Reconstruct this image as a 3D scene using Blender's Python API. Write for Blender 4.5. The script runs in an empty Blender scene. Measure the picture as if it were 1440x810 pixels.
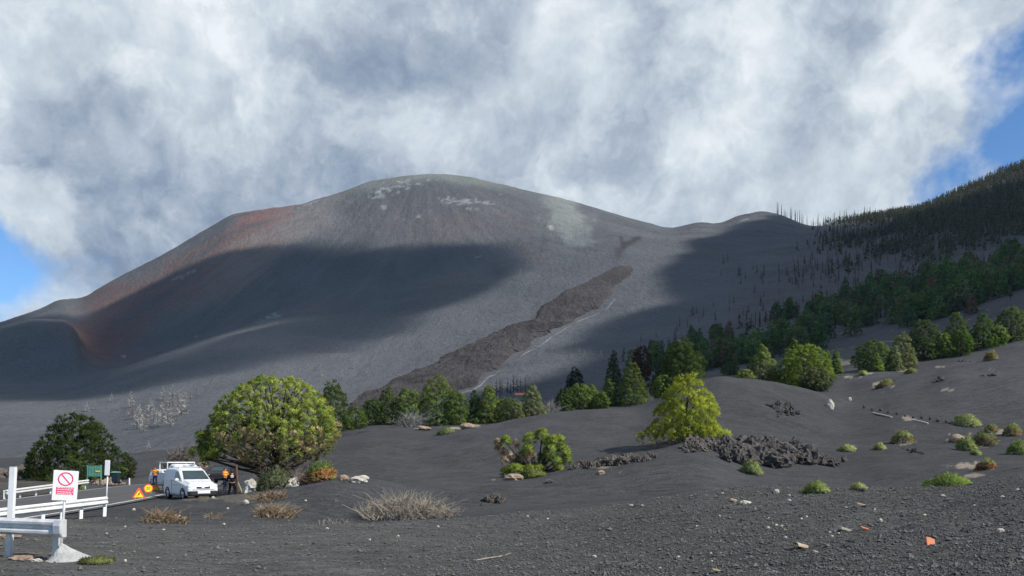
import bpy, bmesh, math, random
import numpy as np
from mathutils import Vector, Matrix, noise as mnoise

S = bpy.context.scene
COL = S.collection
F, HZ, EYE = 1047.0, 648.0, 1.65          # focal length (photo pixels), horizon row, eye height (m)

# ------------------------------------------------------------------ camera, sky, sun, exposure
cam = bpy.data.objects.new('camera', bpy.data.cameras.new('camera'))
COL.objects.link(cam)
cam.location = (0, 0, EYE)
cam.rotation_euler = (math.pi/2, 0, 0)
cam.data.sensor_width = 36.0
cam.data.lens = 36.0*F/1440.0
cam.data.shift_y = (HZ-405.0)/1440.0
cam.data.clip_start = 0.1
cam.data.clip_end = 20000.0
S.camera = cam

SUN_AZ, SUN_EL = math.radians(121), math.radians(42)
SUN = np.array([math.sin(SUN_AZ)*math.cos(SUN_EL), math.cos(SUN_AZ)*math.cos(SUN_EL), math.sin(SUN_EL)])

S.view_settings.view_transform = 'Standard'
S.view_settings.look = 'None'
S.view_settings.exposure = 0.25
S.view_settings.gamma = 1.0
S.render.engine = 'CYCLES'
S.cycles.use_denoising = True
S.cycles.max_bounces = 6
S.cycles.diffuse_bounces = 3
S.cycles.glossy_bounces = 2
S.cycles.transmission_bounces = 4
S.cycles.transparent_max_bounces = 8
S.cycles.volume_bounces = 1
S.cycles.sample_clamp_indirect = 6.0

sl = bpy.data.lights.new('sun', 'SUN')
sl.energy = 4.9
sl.angle = math.radians(0.53)
sl.color = (1.0, 0.955, 0.89)
so = bpy.data.objects.new('sun', sl)
COL.objects.link(so)
so.rotation_euler = Vector(SUN.tolist()).to_track_quat('Z', 'Y').to_euler()

W = bpy.data.worlds.new('World')
S.world = W
W.use_nodes = True
nt = W.node_tree
nt.nodes.clear()


class NG:
    """small helper for node graphs"""
    def __init__(s, tree): s.t = tree
    def n(s, typ, **kw):
        nd = s.t.nodes.new(typ)
        for k, v in kw.items(): setattr(nd, k, v)
        return nd
    def put(s, sock, v):
        if isinstance(v, bpy.types.NodeSocket): s.t.links.new(v, sock)
        else: sock.default_value = v
    def math(s, op, a, b=None, c=None, clamp=False):
        nd = s.n('ShaderNodeMath', operation=op, use_clamp=clamp)
        s.put(nd.inputs[0], a)
        if b is not None: s.put(nd.inputs[1], b)
        if c is not None: s.put(nd.inputs[2], c)
        return nd.outputs[0]
    def vec(s, op, a, b=None, scale=None):
        nd = s.n('ShaderNodeVectorMath', operation=op)
        s.put(nd.inputs[0], a)
        if b is not None: s.put(nd.inputs[1], b)
        if scale is not None: s.put(nd.inputs['Scale'], scale)
        return nd.outputs['Value'] if op in ('DOT_PRODUCT', 'LENGTH') else nd.outputs[0]
    def noise(s, vec, scale, detail=4, rough=0.5, dist=0.0, color=False):
        nd = s.n('ShaderNodeTexNoise')
        if vec is not None: s.put(nd.inputs['Vector'], vec)
        nd.inputs['Scale'].default_value = scale
        nd.inputs['Detail'].default_value = detail
        nd.inputs['Roughness'].default_value = rough
        nd.inputs['Distortion'].default_value = dist
        return nd.outputs['Color' if color else 'Fac']
    def ramp(s, fac, stops, interp='LINEAR'):
        nd = s.n('ShaderNodeValToRGB')
        nd.color_ramp.interpolation = interp
        els = nd.color_ramp.elements
        while len(els) < len(stops): els.new(0.5)
        for e, (p, c) in zip(els, stops):
            e.position = p
            e.color = (c, c, c, 1) if not hasattr(c, '__len__') else (*c, 1)
        s.put(nd.inputs[0], fac)
        return nd.outputs[0]
    def mix(s, fac, a, b, mode='MIX'):
        nd = s.n('ShaderNodeMix', data_type='RGBA', blend_type=mode)
        s.put(nd.inputs['Factor'], fac)
        for k, v in ((6, a), (7, b)):
            s.put(nd.inputs[k], v if isinstance(v, bpy.types.NodeSocket) or len(v) == 4 else (*v, 1))
        return nd.outputs[2]
    def mapr(s, v, a, b, c, d):
        nd = s.n('ShaderNodeMapRange')
        s.put(nd.inputs[0], v)
        for i, q in enumerate((a, b, c, d)): nd.inputs[i+1].default_value = q
        return nd.outputs[0]


def skydir(px, py):
    v = Vector(((px-720)/F, 1.0, (HZ-py)/F))
    return v.normalized()

g = NG(nt)
tc = g.n('ShaderNodeTexCoord')
D = tc.outputs['Generated']
sky = g.n('ShaderNodeTexSky', sky_type='NISHITA', sun_disc=False)
sky.sun_elevation = SUN_EL
sky.sun_rotation = SUN_AZ
sky.altitude = 900
sky.air_density = 1.0
sky.dust_density = 0.3
sky.ozone_density = 2.5
wn = g.noise(D, 4.2, 6, 0.58, 0.0, True)
wv = g.vec('SCALE', g.vec('SUBTRACT', wn, (0.5, 0.5, 0.5)), scale=0.22)
DW = g.vec('ADD', D, wv)


def blobs(lst):
    tot = None
    for px, py, sp, amp in lst:
        c = skydir(px, py)
        s_ = sp/1150.0
        dd = g.vec('SUBTRACT', DW, tuple(c))
        l2 = g.vec('DOT_PRODUCT', dd, dd)
        e = g.math('POWER', 2.71828, g.math('MULTIPLY', l2, -0.5/(s_*s_)))
        t = g.math('MULTIPLY', e, amp)
        tot = t if tot is None else g.math('ADD', tot, t)
    return tot

bright = blobs([(120, 150, 120, .17), (250, 20, 80, .12), (330, 150, 90, .17), (640, 150, 70, .20), (560, 40, 90, -.16),
                (230, 275, 110, -.30), (60, 225, 80, -.22), (420, 270, 90, -.22), (560, 290, 110, -.14), (770, 20, 50, .24),
                (860, 60, 45, .16), (920, 150, 80, -.06), (1050, 120, 50, .20), (1100, 240, 75, .20),
                (1190, 270, 60, .18), (820, 265, 40, .14), (960, 280, 60, .12), (690, 260, 70, -.08),
                (1270, 110, 100, .10), (1120, 40, 80, -.08), (50, 330, 80, .05), (720, 90, 60, -.10), (1400, 60, 60, .05), (980, 130, 240, -.17), (300, 100, 200, .04)])
holes = blobs([(-22, 408, 40, .95), (-150, 340, 62, .9), (1432, 225, 34, .75), (1345, 262, 34, .70), (1215, 178, 22, .50),
               (1432, 95, 28, .55), (1075, 40, 18, .30), (1290, 50, 20, .35), (1190, 30, 18, .30), (1560, 150, 70, .8)])
n1 = g.noise(D, 5.0, 7, 0.52, 0.3)
n2 = g.noise(D, 16.0, 6, 0.55, 0.2)
n0 = g.noise(D, 1.7, 3, 0.5, 0.2)
val = g.math('ADD', 0.66, bright)
n3 = g.noise(D, 42.0, 5, 0.6, 0.3)
val = g.math('ADD', val, g.math('MULTIPLY', g.math('SUBTRACT', n1, 0.5), 0.8))
val = g.math('ADD', val, g.math('MULTIPLY', g.math('SUBTRACT', n2, 0.5), 0.46))
val = g.math('ADD', val, g.math('MULTIPLY', g.math('SUBTRACT', n3, 0.5), 0.20))
n4 = g.noise(DW, 8.5, 9, 0.60, 0.15)
n5 = g.noise(g.vec('ADD', DW, (0.035, 0.02, 0.045)), 8.5, 9, 0.60, 0.15)
puff = g.math('MULTIPLY', g.mapr(n4, 0.45, 0.60, 0.0, 1.0), 0.11)      # brighter billows with firmer edges
edge_l = g.math('MULTIPLY', g.math('SUBTRACT', n4, n5), 0.75)            # sunward sides of the billows
val = g.math('ADD', g.math('ADD', g.math('SUBTRACT', val, 0.05), puff), edge_l)
ccol = g.ramp(val, [(0.0, (0.13, 0.175, 0.25)), (0.22, (0.20, 0.26, 0.355)), (0.45, (0.34, 0.40, 0.485)),
                    (0.7, (0.51, 0.575, 0.635)), (1.0, (0.74, 0.78, 0.81))])
bank = blobs([(720, 200, 900, 1.08)])          # the cloud bank hangs over the mountain, broken sky beyond it
cov = g.math('ADD', g.math('SUBTRACT', g.math('ADD', bank, 0.34), holes), g.math('MULTIPLY', g.math('SUBTRACT', n1, 0.5), 1.2))
cov = g.math('ADD', cov, g.math('MULTIPLY', g.math('SUBTRACT', n2, 0.5), 0.6))
cov = g.math('ADD', cov, g.math('MULTIPLY', g.math('SUBTRACT', n3, 0.5), 0.2))
cov = g.mapr(cov, 0.40, 0.92, 0.0, 1.0)
ccol10 = g.mix(1.0, ccol, (10.0, 10.0, 10.0), 'MULTIPLY')
skyc = g.mix(1.0, sky.outputs[0], (0.80, 1.08, 1.32), 'MULTIPLY')
wcol = g.mix(cov, skyc, ccol10)
bg = g.n('ShaderNodeBackground')
bg.inputs['Strength'].default_value = 0.1
g.put(bg.inputs['Color'], wcol)
wo = g.n('ShaderNodeOutputWorld')
nt.links.new(bg.outputs[0], wo.inputs[0])
W.cycles.sampling_method = 'MANUAL'
W.cycles.sample_map_resolution = 512

# ------------------------------------------------------------------ numpy noise
def _hash(ix, iy, seed):
    h = (ix.astype(np.int64)*374761393 + iy.astype(np.int64)*668265263 + seed*974711) & 0xffffffff
    h = ((h ^ (h >> 13))*1274126177) & 0xffffffff
    h = h ^ (h >> 16)
    return (h & 0xffff)/65535.0

def vnoise(x, y, seed=0):
    ix, iy = np.floor(x), np.floor(y)
    fx, fy = x-ix, y-iy
    fx = fx*fx*fx*(fx*(fx*6-15)+10); fy = fy*fy*fy*(fy*(fy*6-15)+10)
    a, b = _hash(ix, iy, seed), _hash(ix+1, iy, seed)
    c, d = _hash(ix, iy+1, seed), _hash(ix+1, iy+1, seed)
    return (a*(1-fx)+b*fx)*(1-fy) + (c*(1-fx)+d*fx)*fy - 0.5

def fbm(x, y, octv=4, seed=0, gain=0.5):
    t, a = 0.0, 1.0
    for i in range(octv):
        t = t + a*vnoise(x, y, seed+i*17)
        x, y = 0.8*x*2.03+0.6*y*2.03+5.1, 0.8*y*2.03-0.6*x*2.03+1.7
        a *= gain
    return t

def sstep(a, b, x):
    t = np.clip((x-a)/(b-a), 0, 1)
    return t*t*(3-2*t)

def pchip(xk, yk, x):
    """monotone cubic; xk (K,), yk (K, ...)"""
    xk = np.asarray(xk, float); yk = np.asarray(yk, float)
    h = np.diff(xk); dl = np.diff(yk, axis=0)/h.reshape((-1,)+(1,)*(yk.ndim-1))
    m = np.zeros_like(yk)
    for i in range(1, len(xk)-1):
        w1, w2 = 2*h[i]+h[i-1], h[i]+2*h[i-1]
        ok = dl[i-1]*dl[i] > 0
        den = np.where(ok, w1/np.where(ok, dl[i-1], 1)+w2/np.where(ok, dl[i], 1), 1)
        m[i] = np.where(ok, (w1+w2)/den, 0)
    m[0], m[-1] = dl[0], dl[-1]
    i = np.clip(np.searchsorted(xk, x)-1, 0, len(xk)-2)
    t = np.clip((x-xk[i])/h[i], 0, 1); hh = h[i]
    sh = t.shape+(1,)*(yk.ndim-1)
    t = t.reshape(sh); hh = hh.reshape(sh)
    return ((1+2*t)*(1-t)**2*yk[i] + t*(1-t)**2*hh*m[i] + t*t*(3-2*t)*yk[i+1] + t*t*(t-1)*hh*m[i+1])

# ------------------------------------------------------------------ the lie of the land: crest and hollow lines, near to far
def Zp(d, z): return HZ + F*(EYE-z)/d
def zc(d, pts): return [(px, Zp(d, z), d) for px, z in pts]
def fd(d, pts): return [(px, py, d) for px, py in pts]

CURVES = [
 zc(2.0, [(-300, -.08), (720, -.05), (1740, .08)]),
 [(-300, 812, 12.2), (480, 812, 12), (1000, 812, 10), (1440, 812, 8.5), (1740, 812, 8)],
 [(-300, 776, 15), (0, 774, 15), (100, 770, 15.5), (250, 757, 18), (410, 745, 20), (480, 741, 21), (640, 739, 22), (750, 729, 23), (850, 721, 24), (950, 703, 25), (1050, 692, 26), (1150, 690, 26), (1250, 688, 25), (1350, 682, 24), (1440, 671, 23), (1740, 640, 23)],
 [(-300, 742, 24), (60, 740, 24.5), (150, 738, 25), (250, 738, 26), (400, 738, 27), (480, 739, 28), (640, 734, 29), (750, 724, 29), (850, 719, 29), (950, 707, 30), (1050, 699, 31), (1150, 695, 31), (1250, 692, 31), (1350, 687, 30), (1440, 676, 29), (1740, 645, 29)],
 [(-300, 708, 38), (140, 706, 38), (190, 708, 38), (230, 705, 38), (262, 701, 38), (300, 697, 38), (350, 691, 38), (420, 683, 38), (470, 671, 39), (520, 674, 40), (560, 678, 42), (620, 676, 46), (680, 677, 46), (740, 673, 47), (800, 658, 48), (860, 651, 48), (930, 638, 48), (980, 631, 48), (1050, 648, 48), (1190, 655, 50), (1250, 650, 50), (1350, 642, 52), (1440, 638, 52), (1740, 620, 52)],
 [(-300, 690, 56), (180, 690, 56), (300, 690, 56), (420, 690, 54), (520, 684, 54), (620, 674, 56), (680, 671, 56), (740, 662, 56), (800, 645, 57), (860, 636, 58), (930, 622, 60), (980, 606, 60), (1050, 606, 60), (1190, 625, 62), (1250, 622, 62), (1350, 612, 65), (1440, 606, 65), (1740, 590, 65)],
 [(-300, 680, 75), (150, 679, 75), (200, 675, 75), (230, 663, 75), (260, 642, 75), (285, 624, 75), (330, 614, 75), (400, 620, 75), (472, 629, 75), (517, 621, 78), (575, 618, 80), (633, 608, 82), (713, 591, 86), (761, 581, 88), (840, 572, 90), (888, 570, 90), (916, 561, 88), (950, 542, 86), (987, 528, 85), (1010, 524, 84), (1072, 531, 85), (1100, 538, 85), (1154, 554, 86), (1190, 562, 90), (1220, 552, 96), (1247, 540, 100), (1300, 526, 100), (1351, 512, 100), (1440, 505, 95), (1740, 470, 95)],
 [(-300, 668, 100), (150, 665, 100), (260, 655, 100), (330, 635, 100), (400, 628, 100), (472, 614, 105), (560, 604, 105), (640, 605, 108), (713, 600, 110), (760, 594, 112), (840, 585, 115), (888, 582, 115), (987, 548, 112), (1072, 548, 112), (1130, 553, 110), (1185, 548, 115), (1220, 532, 125), (1280, 522, 130), (1350, 508, 130), (1440, 490, 130), (1740, 450, 130)],
 [(-300, 655, 130), (150, 652, 130), (260, 640, 130), (330, 620, 130), (400, 605, 130), (472, 597, 130), (560, 594, 130), (640, 595, 130), (713, 591, 130), (760, 582, 135), (840, 574, 140), (900, 567, 140), (987, 538, 145), (1072, 535, 145), (1130, 530, 145), (1200, 515, 150), (1290, 501, 150), (1380, 489, 150), (1440, 478, 150), (1740, 440, 150)],
 [(-300, 640, 200), (0, 636, 200), (150, 634, 200), (260, 622, 200), (400, 600, 200), (500, 586, 200), (600, 580, 200), (720, 570, 210), (760, 564, 210), (840, 550, 215), (900, 542, 220), (1000, 522, 220), (1100, 505, 220), (1200, 484, 220), (1300, 466, 220), (1440, 420, 220), (1740, 380, 220)],
 fd(320, [(-300, 606), (0, 602), (150, 598), (260, 585), (400, 572), (500, 562), (600, 552), (700, 535), (800, 520), (900, 505), (1000, 485), (1100, 465), (1200, 440), (1300, 415), (1440, 382), (1740, 320)]),
 fd(450, [(-300, 575), (0, 571), (80, 572), (150, 565), (260, 545), (400, 530), (500, 525), (600, 510), (700, 490), (800, 468), (900, 445), (1000, 430), (1100, 410), (1200, 390), (1300, 368), (1440, 332), (1740, 260)]),
 fd(600, [(-300, 545), (0, 532), (60, 535), (110, 535), (150, 522), (200, 508), (260, 492), (330, 474), (400, 462), (500, 462), (600, 448), (700, 428), (800, 406), (850, 398), (900, 388), (950, 380), (1000, 375), (1100, 362), (1200, 350), (1300, 328), (1440, 284), (1740, 190)]),
 fd(690, [(-300, 500), (0, 458), (50, 447), (90, 448), (106, 458), (116, 492), (150, 512), (193, 505), (270, 480), (356, 452), (420, 436), (500, 425), (600, 405), (700, 385), (800, 362), (870, 350), (940, 352), (1000, 352), (1100, 345), (1200, 332), (1300, 308), (1440, 258), (1740, 150)]),
 fd(735, [(-300, 492), (0, 464), (50, 453), (90, 454), (106, 462), (116, 478), (150, 500), (193, 497), (270, 473), (356, 440), (420, 424), (500, 410), (600, 388), (700, 366), (800, 345), (870, 338), (940, 341), (1000, 340), (1100, 336), (1200, 322), (1300, 299), (1440, 243), (1740, 130)]),
 [(-300, 500, 860), (0, 453, 900), (30, 443, 905), (60, 433, 910), (72, 427, 910), (82, 421, 910), (98, 420, 910), (106, 421, 912), (150, 398, 920), (200, 372, 935), (250, 345, 950), (300, 316, 965), (325, 302, 975), (370, 294, 985), (430, 285, 1000), (440, 281, 1005), (480, 270, 1010), (520, 255, 1015), (560, 248, 1020), (610, 244, 1020), (650, 247, 1020), (700, 258, 1015), (750, 270, 1010), (800, 282, 1000), (850, 296, 990), (900, 311, 980), (945, 321, 970), (965, 317, 975), (985, 312, 975), (1008, 315, 970), (1040, 303, 970), (1075, 296, 970), (1100, 302, 960), (1145, 318, 945), (1180, 313, 930), (1230, 306, 910), (1300, 294, 880), (1340, 274, 860), (1380, 257, 840), (1410, 242, 825), (1440, 230, 810), (1740, 100, 780)],
]
sky_c = CURVES[-1]
CURVES.append([(a, b+26, c*1.13) for a, b, c in sky_c])
CURVES.append([(a, b+150, 1650) for a, b, c in sky_c])
CURVES.append([(-300, 640, 3200), (1740, 640, 3200)])

PXT = np.arange(-400, 1841, 4.0)
LDT = np.linspace(math.log(2.0), math.log(3200.0), 900)
_py = []; _ld = []
for c in CURVES:
    a = np.array(c, float)
    _py.append(pchip(a[:, 0], a[:, 1], np.clip(PXT, a[0, 0], a[-1, 0])))
    _ld.append(np.log(pchip(a[:, 0], a[:, 2], np.clip(PXT, a[0, 0], a[-1, 0]))))
_py, _ld = np.array(_py), np.array(_ld)
TZ = np.zeros((len(PXT), len(LDT)))
for i in range(len(PXT)):
    pyc = pchip(_ld[:, i], _py[:, i], LDT)
    TZ[i] = EYE + (HZ-pyc)/F*np.exp(LDT)

def gauss1(a, sg, axis):
    r = int(3*sg)+1
    k = np.exp(-0.5*(np.arange(-r, r+1)/sg)**2); k /= k.sum()
    pad = [(0, 0)]*a.ndim; pad[axis] = (r, r)
    b = np.pad(a, pad, mode='edge')
    out = np.zeros_like(a)
    for j, w in enumerate(k):
        out += w*np.take(b, np.arange(j, j+a.shape[axis]), axis=axis)
    return out
TZ = gauss1(gauss1(TZ, 1.6, 0), 1.3, 1)

ROAD = np.array([(-19.5, 6), (-20.5, 14), (-21.3, 22), (-22.3, 30), (-24.2, 40), (-26.8, 50), (-29.6, 60), (-31.4, 70), (-31.6, 80), (-29.5, 92), (-25, 104)], float)
ROADZ = -0.56
_rr = []
for i in range(len(ROAD)-1):
    for t in np.linspace(0, 1, 9)[:-1]: _rr.append(ROAD[i]*(1-t)+ROAD[i+1]*t)
_rr.append(ROAD[-1])
ROADP = np.array(_rr)
ROADP[:, 0] = gauss1(ROADP[:, 0], 5, 0)
def road_dist(x, y):
    out = np.full(np.shape(x), 1e9)
    m = (x > -60) & (x < 0) & (y > -5) & (y < 130)
    if np.any(m):
        xx, yy = x[m], y[m]
        out[m] = np.sqrt(np.min((xx[:, None]-ROADP[None, :, 0])**2 + (yy[:, None]-ROADP[None, :, 1])**2, axis=1))
    return out

def base_h(px, d):
    """smooth height from the table at (column px, depth d)"""
    fi = np.clip((px-PXT[0])/4.0, 0, len(PXT)-1.001); i = fi.astype(int); fi = fi-i
    fj = np.clip((np.log(np.maximum(d, 2.0))-LDT[0])/(LDT[1]-LDT[0]), 0, len(LDT)-1.001); j = fj.astype(int); fj = fj-j
    return (TZ[i, j]*(1-fi)*(1-fj)+TZ[i+1, j]*fi*(1-fj)+TZ[i, j+1]*(1-fi)*fj+TZ[i+1, j+1]*fi*fj)

def ground(x, y):
    x = np.asarray(x, float); y = np.asarray(y, float)
    sh = x.shape
    x = x.ravel(); y = y.ravel()
    r = np.hypot(x, y)
    th = np.arctan2(x, y)
    at45 = np.abs(th) > math.pi/4
    d = np.where(at45, r*math.cos(math.pi/4), y)
    d = np.maximum(d, 0.01)
    px = 720+F*np.tan(np.clip(th, -math.pi/4, math.pi/4))
    z = base_h(px, d)
    amp = sstep(6, 40, d)
    # wind-laid dunes near by
    z = z + amp*(0.46*fbm(x/9.0, y/9.0, 3, 3) + 0.09*fbm(x/2.2, y/2.2, 4, 8))*sstep(260, 120, d)
    z = z + sstep(60, 110, d)*sstep(420, 200, d)*1.0*fbm(x/26.0, y/26.0, 3, 5)
    # foreground rubble slope
    z = z + sstep(3, 9, d)*sstep(32, 24, d)*(0.10*fbm(x/1.7, y/1.7, 4, 21)+0.05*fbm(x/0.5, y/0.5, 3, 22))*(0.45+0.55*sstep(300, 900, px))
    # far plain and cone
    far = sstep(180, 420, d)
    wx, wy = x+60*fbm(x/170, y/170, 2, 31), y+60*fbm(x/170, y/170, 2, 32)
    z = z + far*(5.0*fbm(wx/95, wy/140, 4, 33, 0.45))*(1-0.65*sstep(700, 850, d))*sstep(1010, 930, d)
    cx_, cy_ = x+120.0, y-1015.0                    # gullies run down from the summit
    ca = np.arctan2(cy_, cx_); cr = np.hypot(cx_, cy_)
    gl = fbm(ca*26+0.6*fbm(x/60, y/60, 2, 41), cr/160.0, 4, 37)
    z = z + far*sstep(760, 640, d)*2.6*fbm(wx/70, wy/24, 3, 45)
    z = z + far*sstep(650, 730, d)*sstep(1300, 1000, d)*(1.4*gl*sstep(15, 160, cr)+1.0*fbm(x/13, y/13, 3, 43))
    f = sstep(math.radians(50), math.radians(85), np.abs(th))
    flat = 0.03*np.maximum(r-20, 0)*0 + 0.0
    z = z*(1-f)+flat*f
    rd = np.minimum(road_dist(x, y), 4.0+3.0*np.maximum(0, np.hypot((x+19.0)/1.0, (y-49.0)/1.5)-4.2))
    k = sstep(7.0, 4.4, rd)
    z = z*(1-k)+(ROADZ-0.06)*k
    return z.reshape(sh)

def gz(x, y): return float(ground(np.array([x]), np.array([y]))[0])
def at(px, d):
    x = (px-720)/F*d
    return (x, d, gz(x, d))
_DS = np.exp(np.linspace(math.log(6.0), math.log(1050.0), 1500))
def hit(px, py, dmin=6.0, dmax=1050.0):
    """first ground point seen along the photo ray (px, py) beyond dmin"""
    ds = _DS[(_DS >= dmin) & (_DS <= dmax)]
    x = (px-720)/F*ds
    z = ground(x, ds)
    pp = HZ-(z-EYE)*F/ds
    k = np.nonzero(pp <= py)[0]
    if len(k) == 0: k = [int(np.argmin(pp))]
    return (float(x[k[0]]), float(ds[k[0]]), float(z[k[0]]))
def hits(pxs, pys, dmin, dmax):
    pxs = np.asarray(pxs, float); pys = np.asarray(pys, float)
    ds = _DS[(_DS >= dmin) & (_DS <= dmax)]
    res = np.zeros((len(pxs), 3))
    for s in range(0, len(pxs), 400):
        p, q = pxs[s:s+400], pys[s:s+400]
        z = base_h(np.broadcast_to(p[:, None], (len(p), len(ds))), np.broadcast_to(ds[None, :], (len(p), len(ds))))
        ok = (HZ-(z-EYE)*F/ds[None, :]) <= q[:, None]
        k = np.where(ok.any(1), ok.argmax(1), len(ds)-1)
        r = np.arange(len(p))
        res[s:s+400] = np.stack([(p-720)/F*ds[k], ds[k], z[r, k]], 1)
    res[:, 2] = ground(res[:, 0], res[:, 1])
    return res

# ------------------------------------------------------------------ object helpers
def mesh_np(name, V, Fc, mat=None, col=None, smooth=False, attr='tint'):
    V = np.asarray(V, np.float32); Fc = np.asarray(Fc, np.int32)
    me = bpy.data.meshes.new(name)
    k = Fc.shape[1]
    me.vertices.add(len(V)); me.vertices.foreach_set('co', V.ravel())
    me.loops.add(Fc.size); me.loops.foreach_set('vertex_index', Fc.ravel())
    me.polygons.add(len(Fc))
    me.polygons.foreach_set('loop_start', np.arange(0, Fc.size, k, dtype=np.int32))
    me.polygons.foreach_set('loop_total', np.full(len(Fc), k, np.int32))
    me.polygons.foreach_set('use_smooth', np.full(len(Fc), smooth, bool))
    me.update(calc_edges=True)
    if col is not None:
        ca = me.color_attributes.new(attr, 'FLOAT_COLOR', 'POINT')
        c4 = np.ones((len(V), 4), np.float32); c4[:, :3] = col
        ca.data.foreach_set('color', c4.ravel())
    if mat: me.materials.append(mat)
    return me

def ob(name, me, parent=None, loc=(0, 0, 0), rot=(0, 0, 0), scale=None, kind=None):
    o = bpy.data.objects.new(name, me)
    COL.objects.link(o)
    o.location = loc; o.rotation_euler = rot
    if scale is not None: o.scale = (scale,)*3 if not hasattr(scale, '__len__') else scale
    if parent: o.parent = parent
    if kind: o['kind'] = kind
    return o
def tag(o, label, cat, group=None):
    o['label'] = label; o['category'] = cat
    if group: o['group'] = group
    return o
def thing(name, label, cat, loc=(0, 0, 0), rotz=0.0, group=None, rot=None):
    o = bpy.data.objects.new(name, None)
    o.empty_display_size = 0.2
    COL.objects.link(o)
    o.location = loc; o.rotation_euler = rot if rot else (0, 0, rotz)
    return tag(o, label, cat, group)


class MB:
    """collects shapes into one mesh"""
    def __init__(s): s.v = []; s.f = []
    def add(s, vs, fs, M=None):
        n = len(s.v)
        s.v += [tuple(M @ Vector(v)) if M else tuple(v) for v in vs]
        s.f += [tuple(i+n for i in f) for f in fs]
        return s
    def box(s, c, sz, M=None, taper=1.0):
        x, y, z = (q/2 for q in sz)
        vs = [(c[0]+a*x*(taper if k > 0 else 1), c[1]+b*y*(taper if k > 0 else 1), c[2]+k*z) for k in (-1, 1) for b in (-1, 1) for a in (-1, 1)]
        return s.add(vs, [(0, 2, 3, 1), (4, 5, 7, 6), (0, 1, 5, 4), (2, 6, 7, 3), (0, 4, 6, 2), (1, 3, 7, 5)], M)
    def tube(s, pts, rad, n=7, cap=True):
        pts = [Vector(p) for p in pts]
        if not hasattr(rad, '__len__'): rad = [rad]*len(pts)
        vs = []; fs = []
        for i, p in enumerate(pts):
            t = (pts[min(i+1, len(pts)-1)]-pts[max(i-1, 0)])
            if t.length < 1e-9: t = Vector((0, 0, 1))
            t.normalize()
            a = t.cross(Vector((0, 0, 1)) if abs(t.z) < 0.9 else Vector((1, 0, 0))).normalized()
            b = t.cross(a)
            for k in range(n):
                an = 2*math.pi*k/n
                vs.append(p+(a*math.cos(an)+b*math.sin(an))*rad[i])
        for i in range(len(pts)-1):
            for k in range(n):
                k2 = (k+1) % n
                fs.append((i*n+k, i*n+k2, (i+1)*n+k2, (i+1)*n+k))
        if cap:
            fs.append(tuple(range(n-1, -1, -1))); fs.append(tuple((len(pts)-1)*n+k for k in range(n)))
        return s.add(vs, fs)
    def prism(s, poly, axis, h0, h1, M=None):
        """poly in the two other axes, extruded along axis from h0 to h1"""
        def P(a, b, h): return {'x': (h, a, b), 'y': (a, h, b), 'z': (a, b, h)}[axis]
        n = len(poly)
        vs = [P(a, b, h0) for a, b in poly]+[P(a, b, h1) for a, b in poly]
        fs = [tuple(range(n)), tuple(range(2*n-1, n-1, -1))]
        fs += [(i, n+i, n+(i+1) % n, (i+1) % n) for i in range(n)]
        return s.add(vs, fs, M)
    def loft(s, rings, cap=True):
        n = len(rings[0]); vs = [p for r in rings for p in r]; fs = []
        for i in range(len(rings)-1):
            for k in range(n):
                k2 = (k+1) % n
                fs.append((i*n+k, i*n+k2, (i+1)*n+k2, (i+1)*n+k))
        if cap:
            fs.append(tuple(range(n-1, -1, -1))); fs.append(tuple((len(rings)-1)*n+k for k in range(n)))
        return s.add(vs, fs)
    def build(s, name, mat, parent=None, loc=(0, 0, 0), rot=(0, 0, 0), smooth=False, bevel=0, kind=None):
        me = s.mesh(name, mat, smooth, bevel)
        return ob(name, me, parent, loc, rot, kind=kind)
    def mesh(s, name, mat, smooth=False, bevel=0):
        me = bpy.data.meshes.new(name)
        me.from_pydata(s.v, [], s.f)
        bm = bmesh.new(); bm.from_mesh(me)
        bmesh.ops.recalc_face_normals(bm, faces=bm.faces)
        if bevel: bmesh.ops.bevel(bm, geom=[e for e in bm.edges if len(e.link_faces) == 2 and e.calc_face_angle(0) > 0.5], offset=bevel, segments=2, affect='EDGES', clamp_overlap=True)
        if smooth:
            for f in bm.faces: f.smooth = True
        bm.to_mesh(me); bm.free()
        if mat: me.materials.append(mat)
        return me

# ------------------------------------------------------------------ materials
MATS = {}
def mat(name, color, rough=0.6, spec=0.3, metal=0.0, var=0.0, vscale=8.0, bump=0.0, bscale=30.0, col2=None):
    """plain procedural surface: colour broken by noise, slight relief"""
    m = bpy.data.materials.new(name); m.use_nodes = True
    gr = NG(m.node_tree); b = m.node_tree.nodes['Principled BSDF']
    tcn = gr.n('ShaderNodeTexCoord').outputs['Object']
    nz = gr.noise(tcn, vscale, 5, 0.6)
    c2 = col2 if col2 else tuple(c*(1-var) for c in color)
    gr.put(b.inputs['Base Color'], gr.mix(gr.ramp(nz, [(0.35, 0.0), (0.7, 1.0)]), color, c2))
    b.inputs['Roughness'].default_value = rough
    b.inputs['Specular IOR Level'].default_value = spec
    b.inputs['Metallic'].default_value = metal
    if bump:
        bp = gr.n('ShaderNodeBump'); bp.inputs['Strength'].default_value = bump; bp.inputs['Distance'].default_value = 0.05
        gr.put(bp.inputs['Height'], gr.noise(tcn, bscale, 5, 0.6)); gr.put(b.inputs['Normal'], bp.outputs[0])
    MATS[name] = m
    return m

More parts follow.
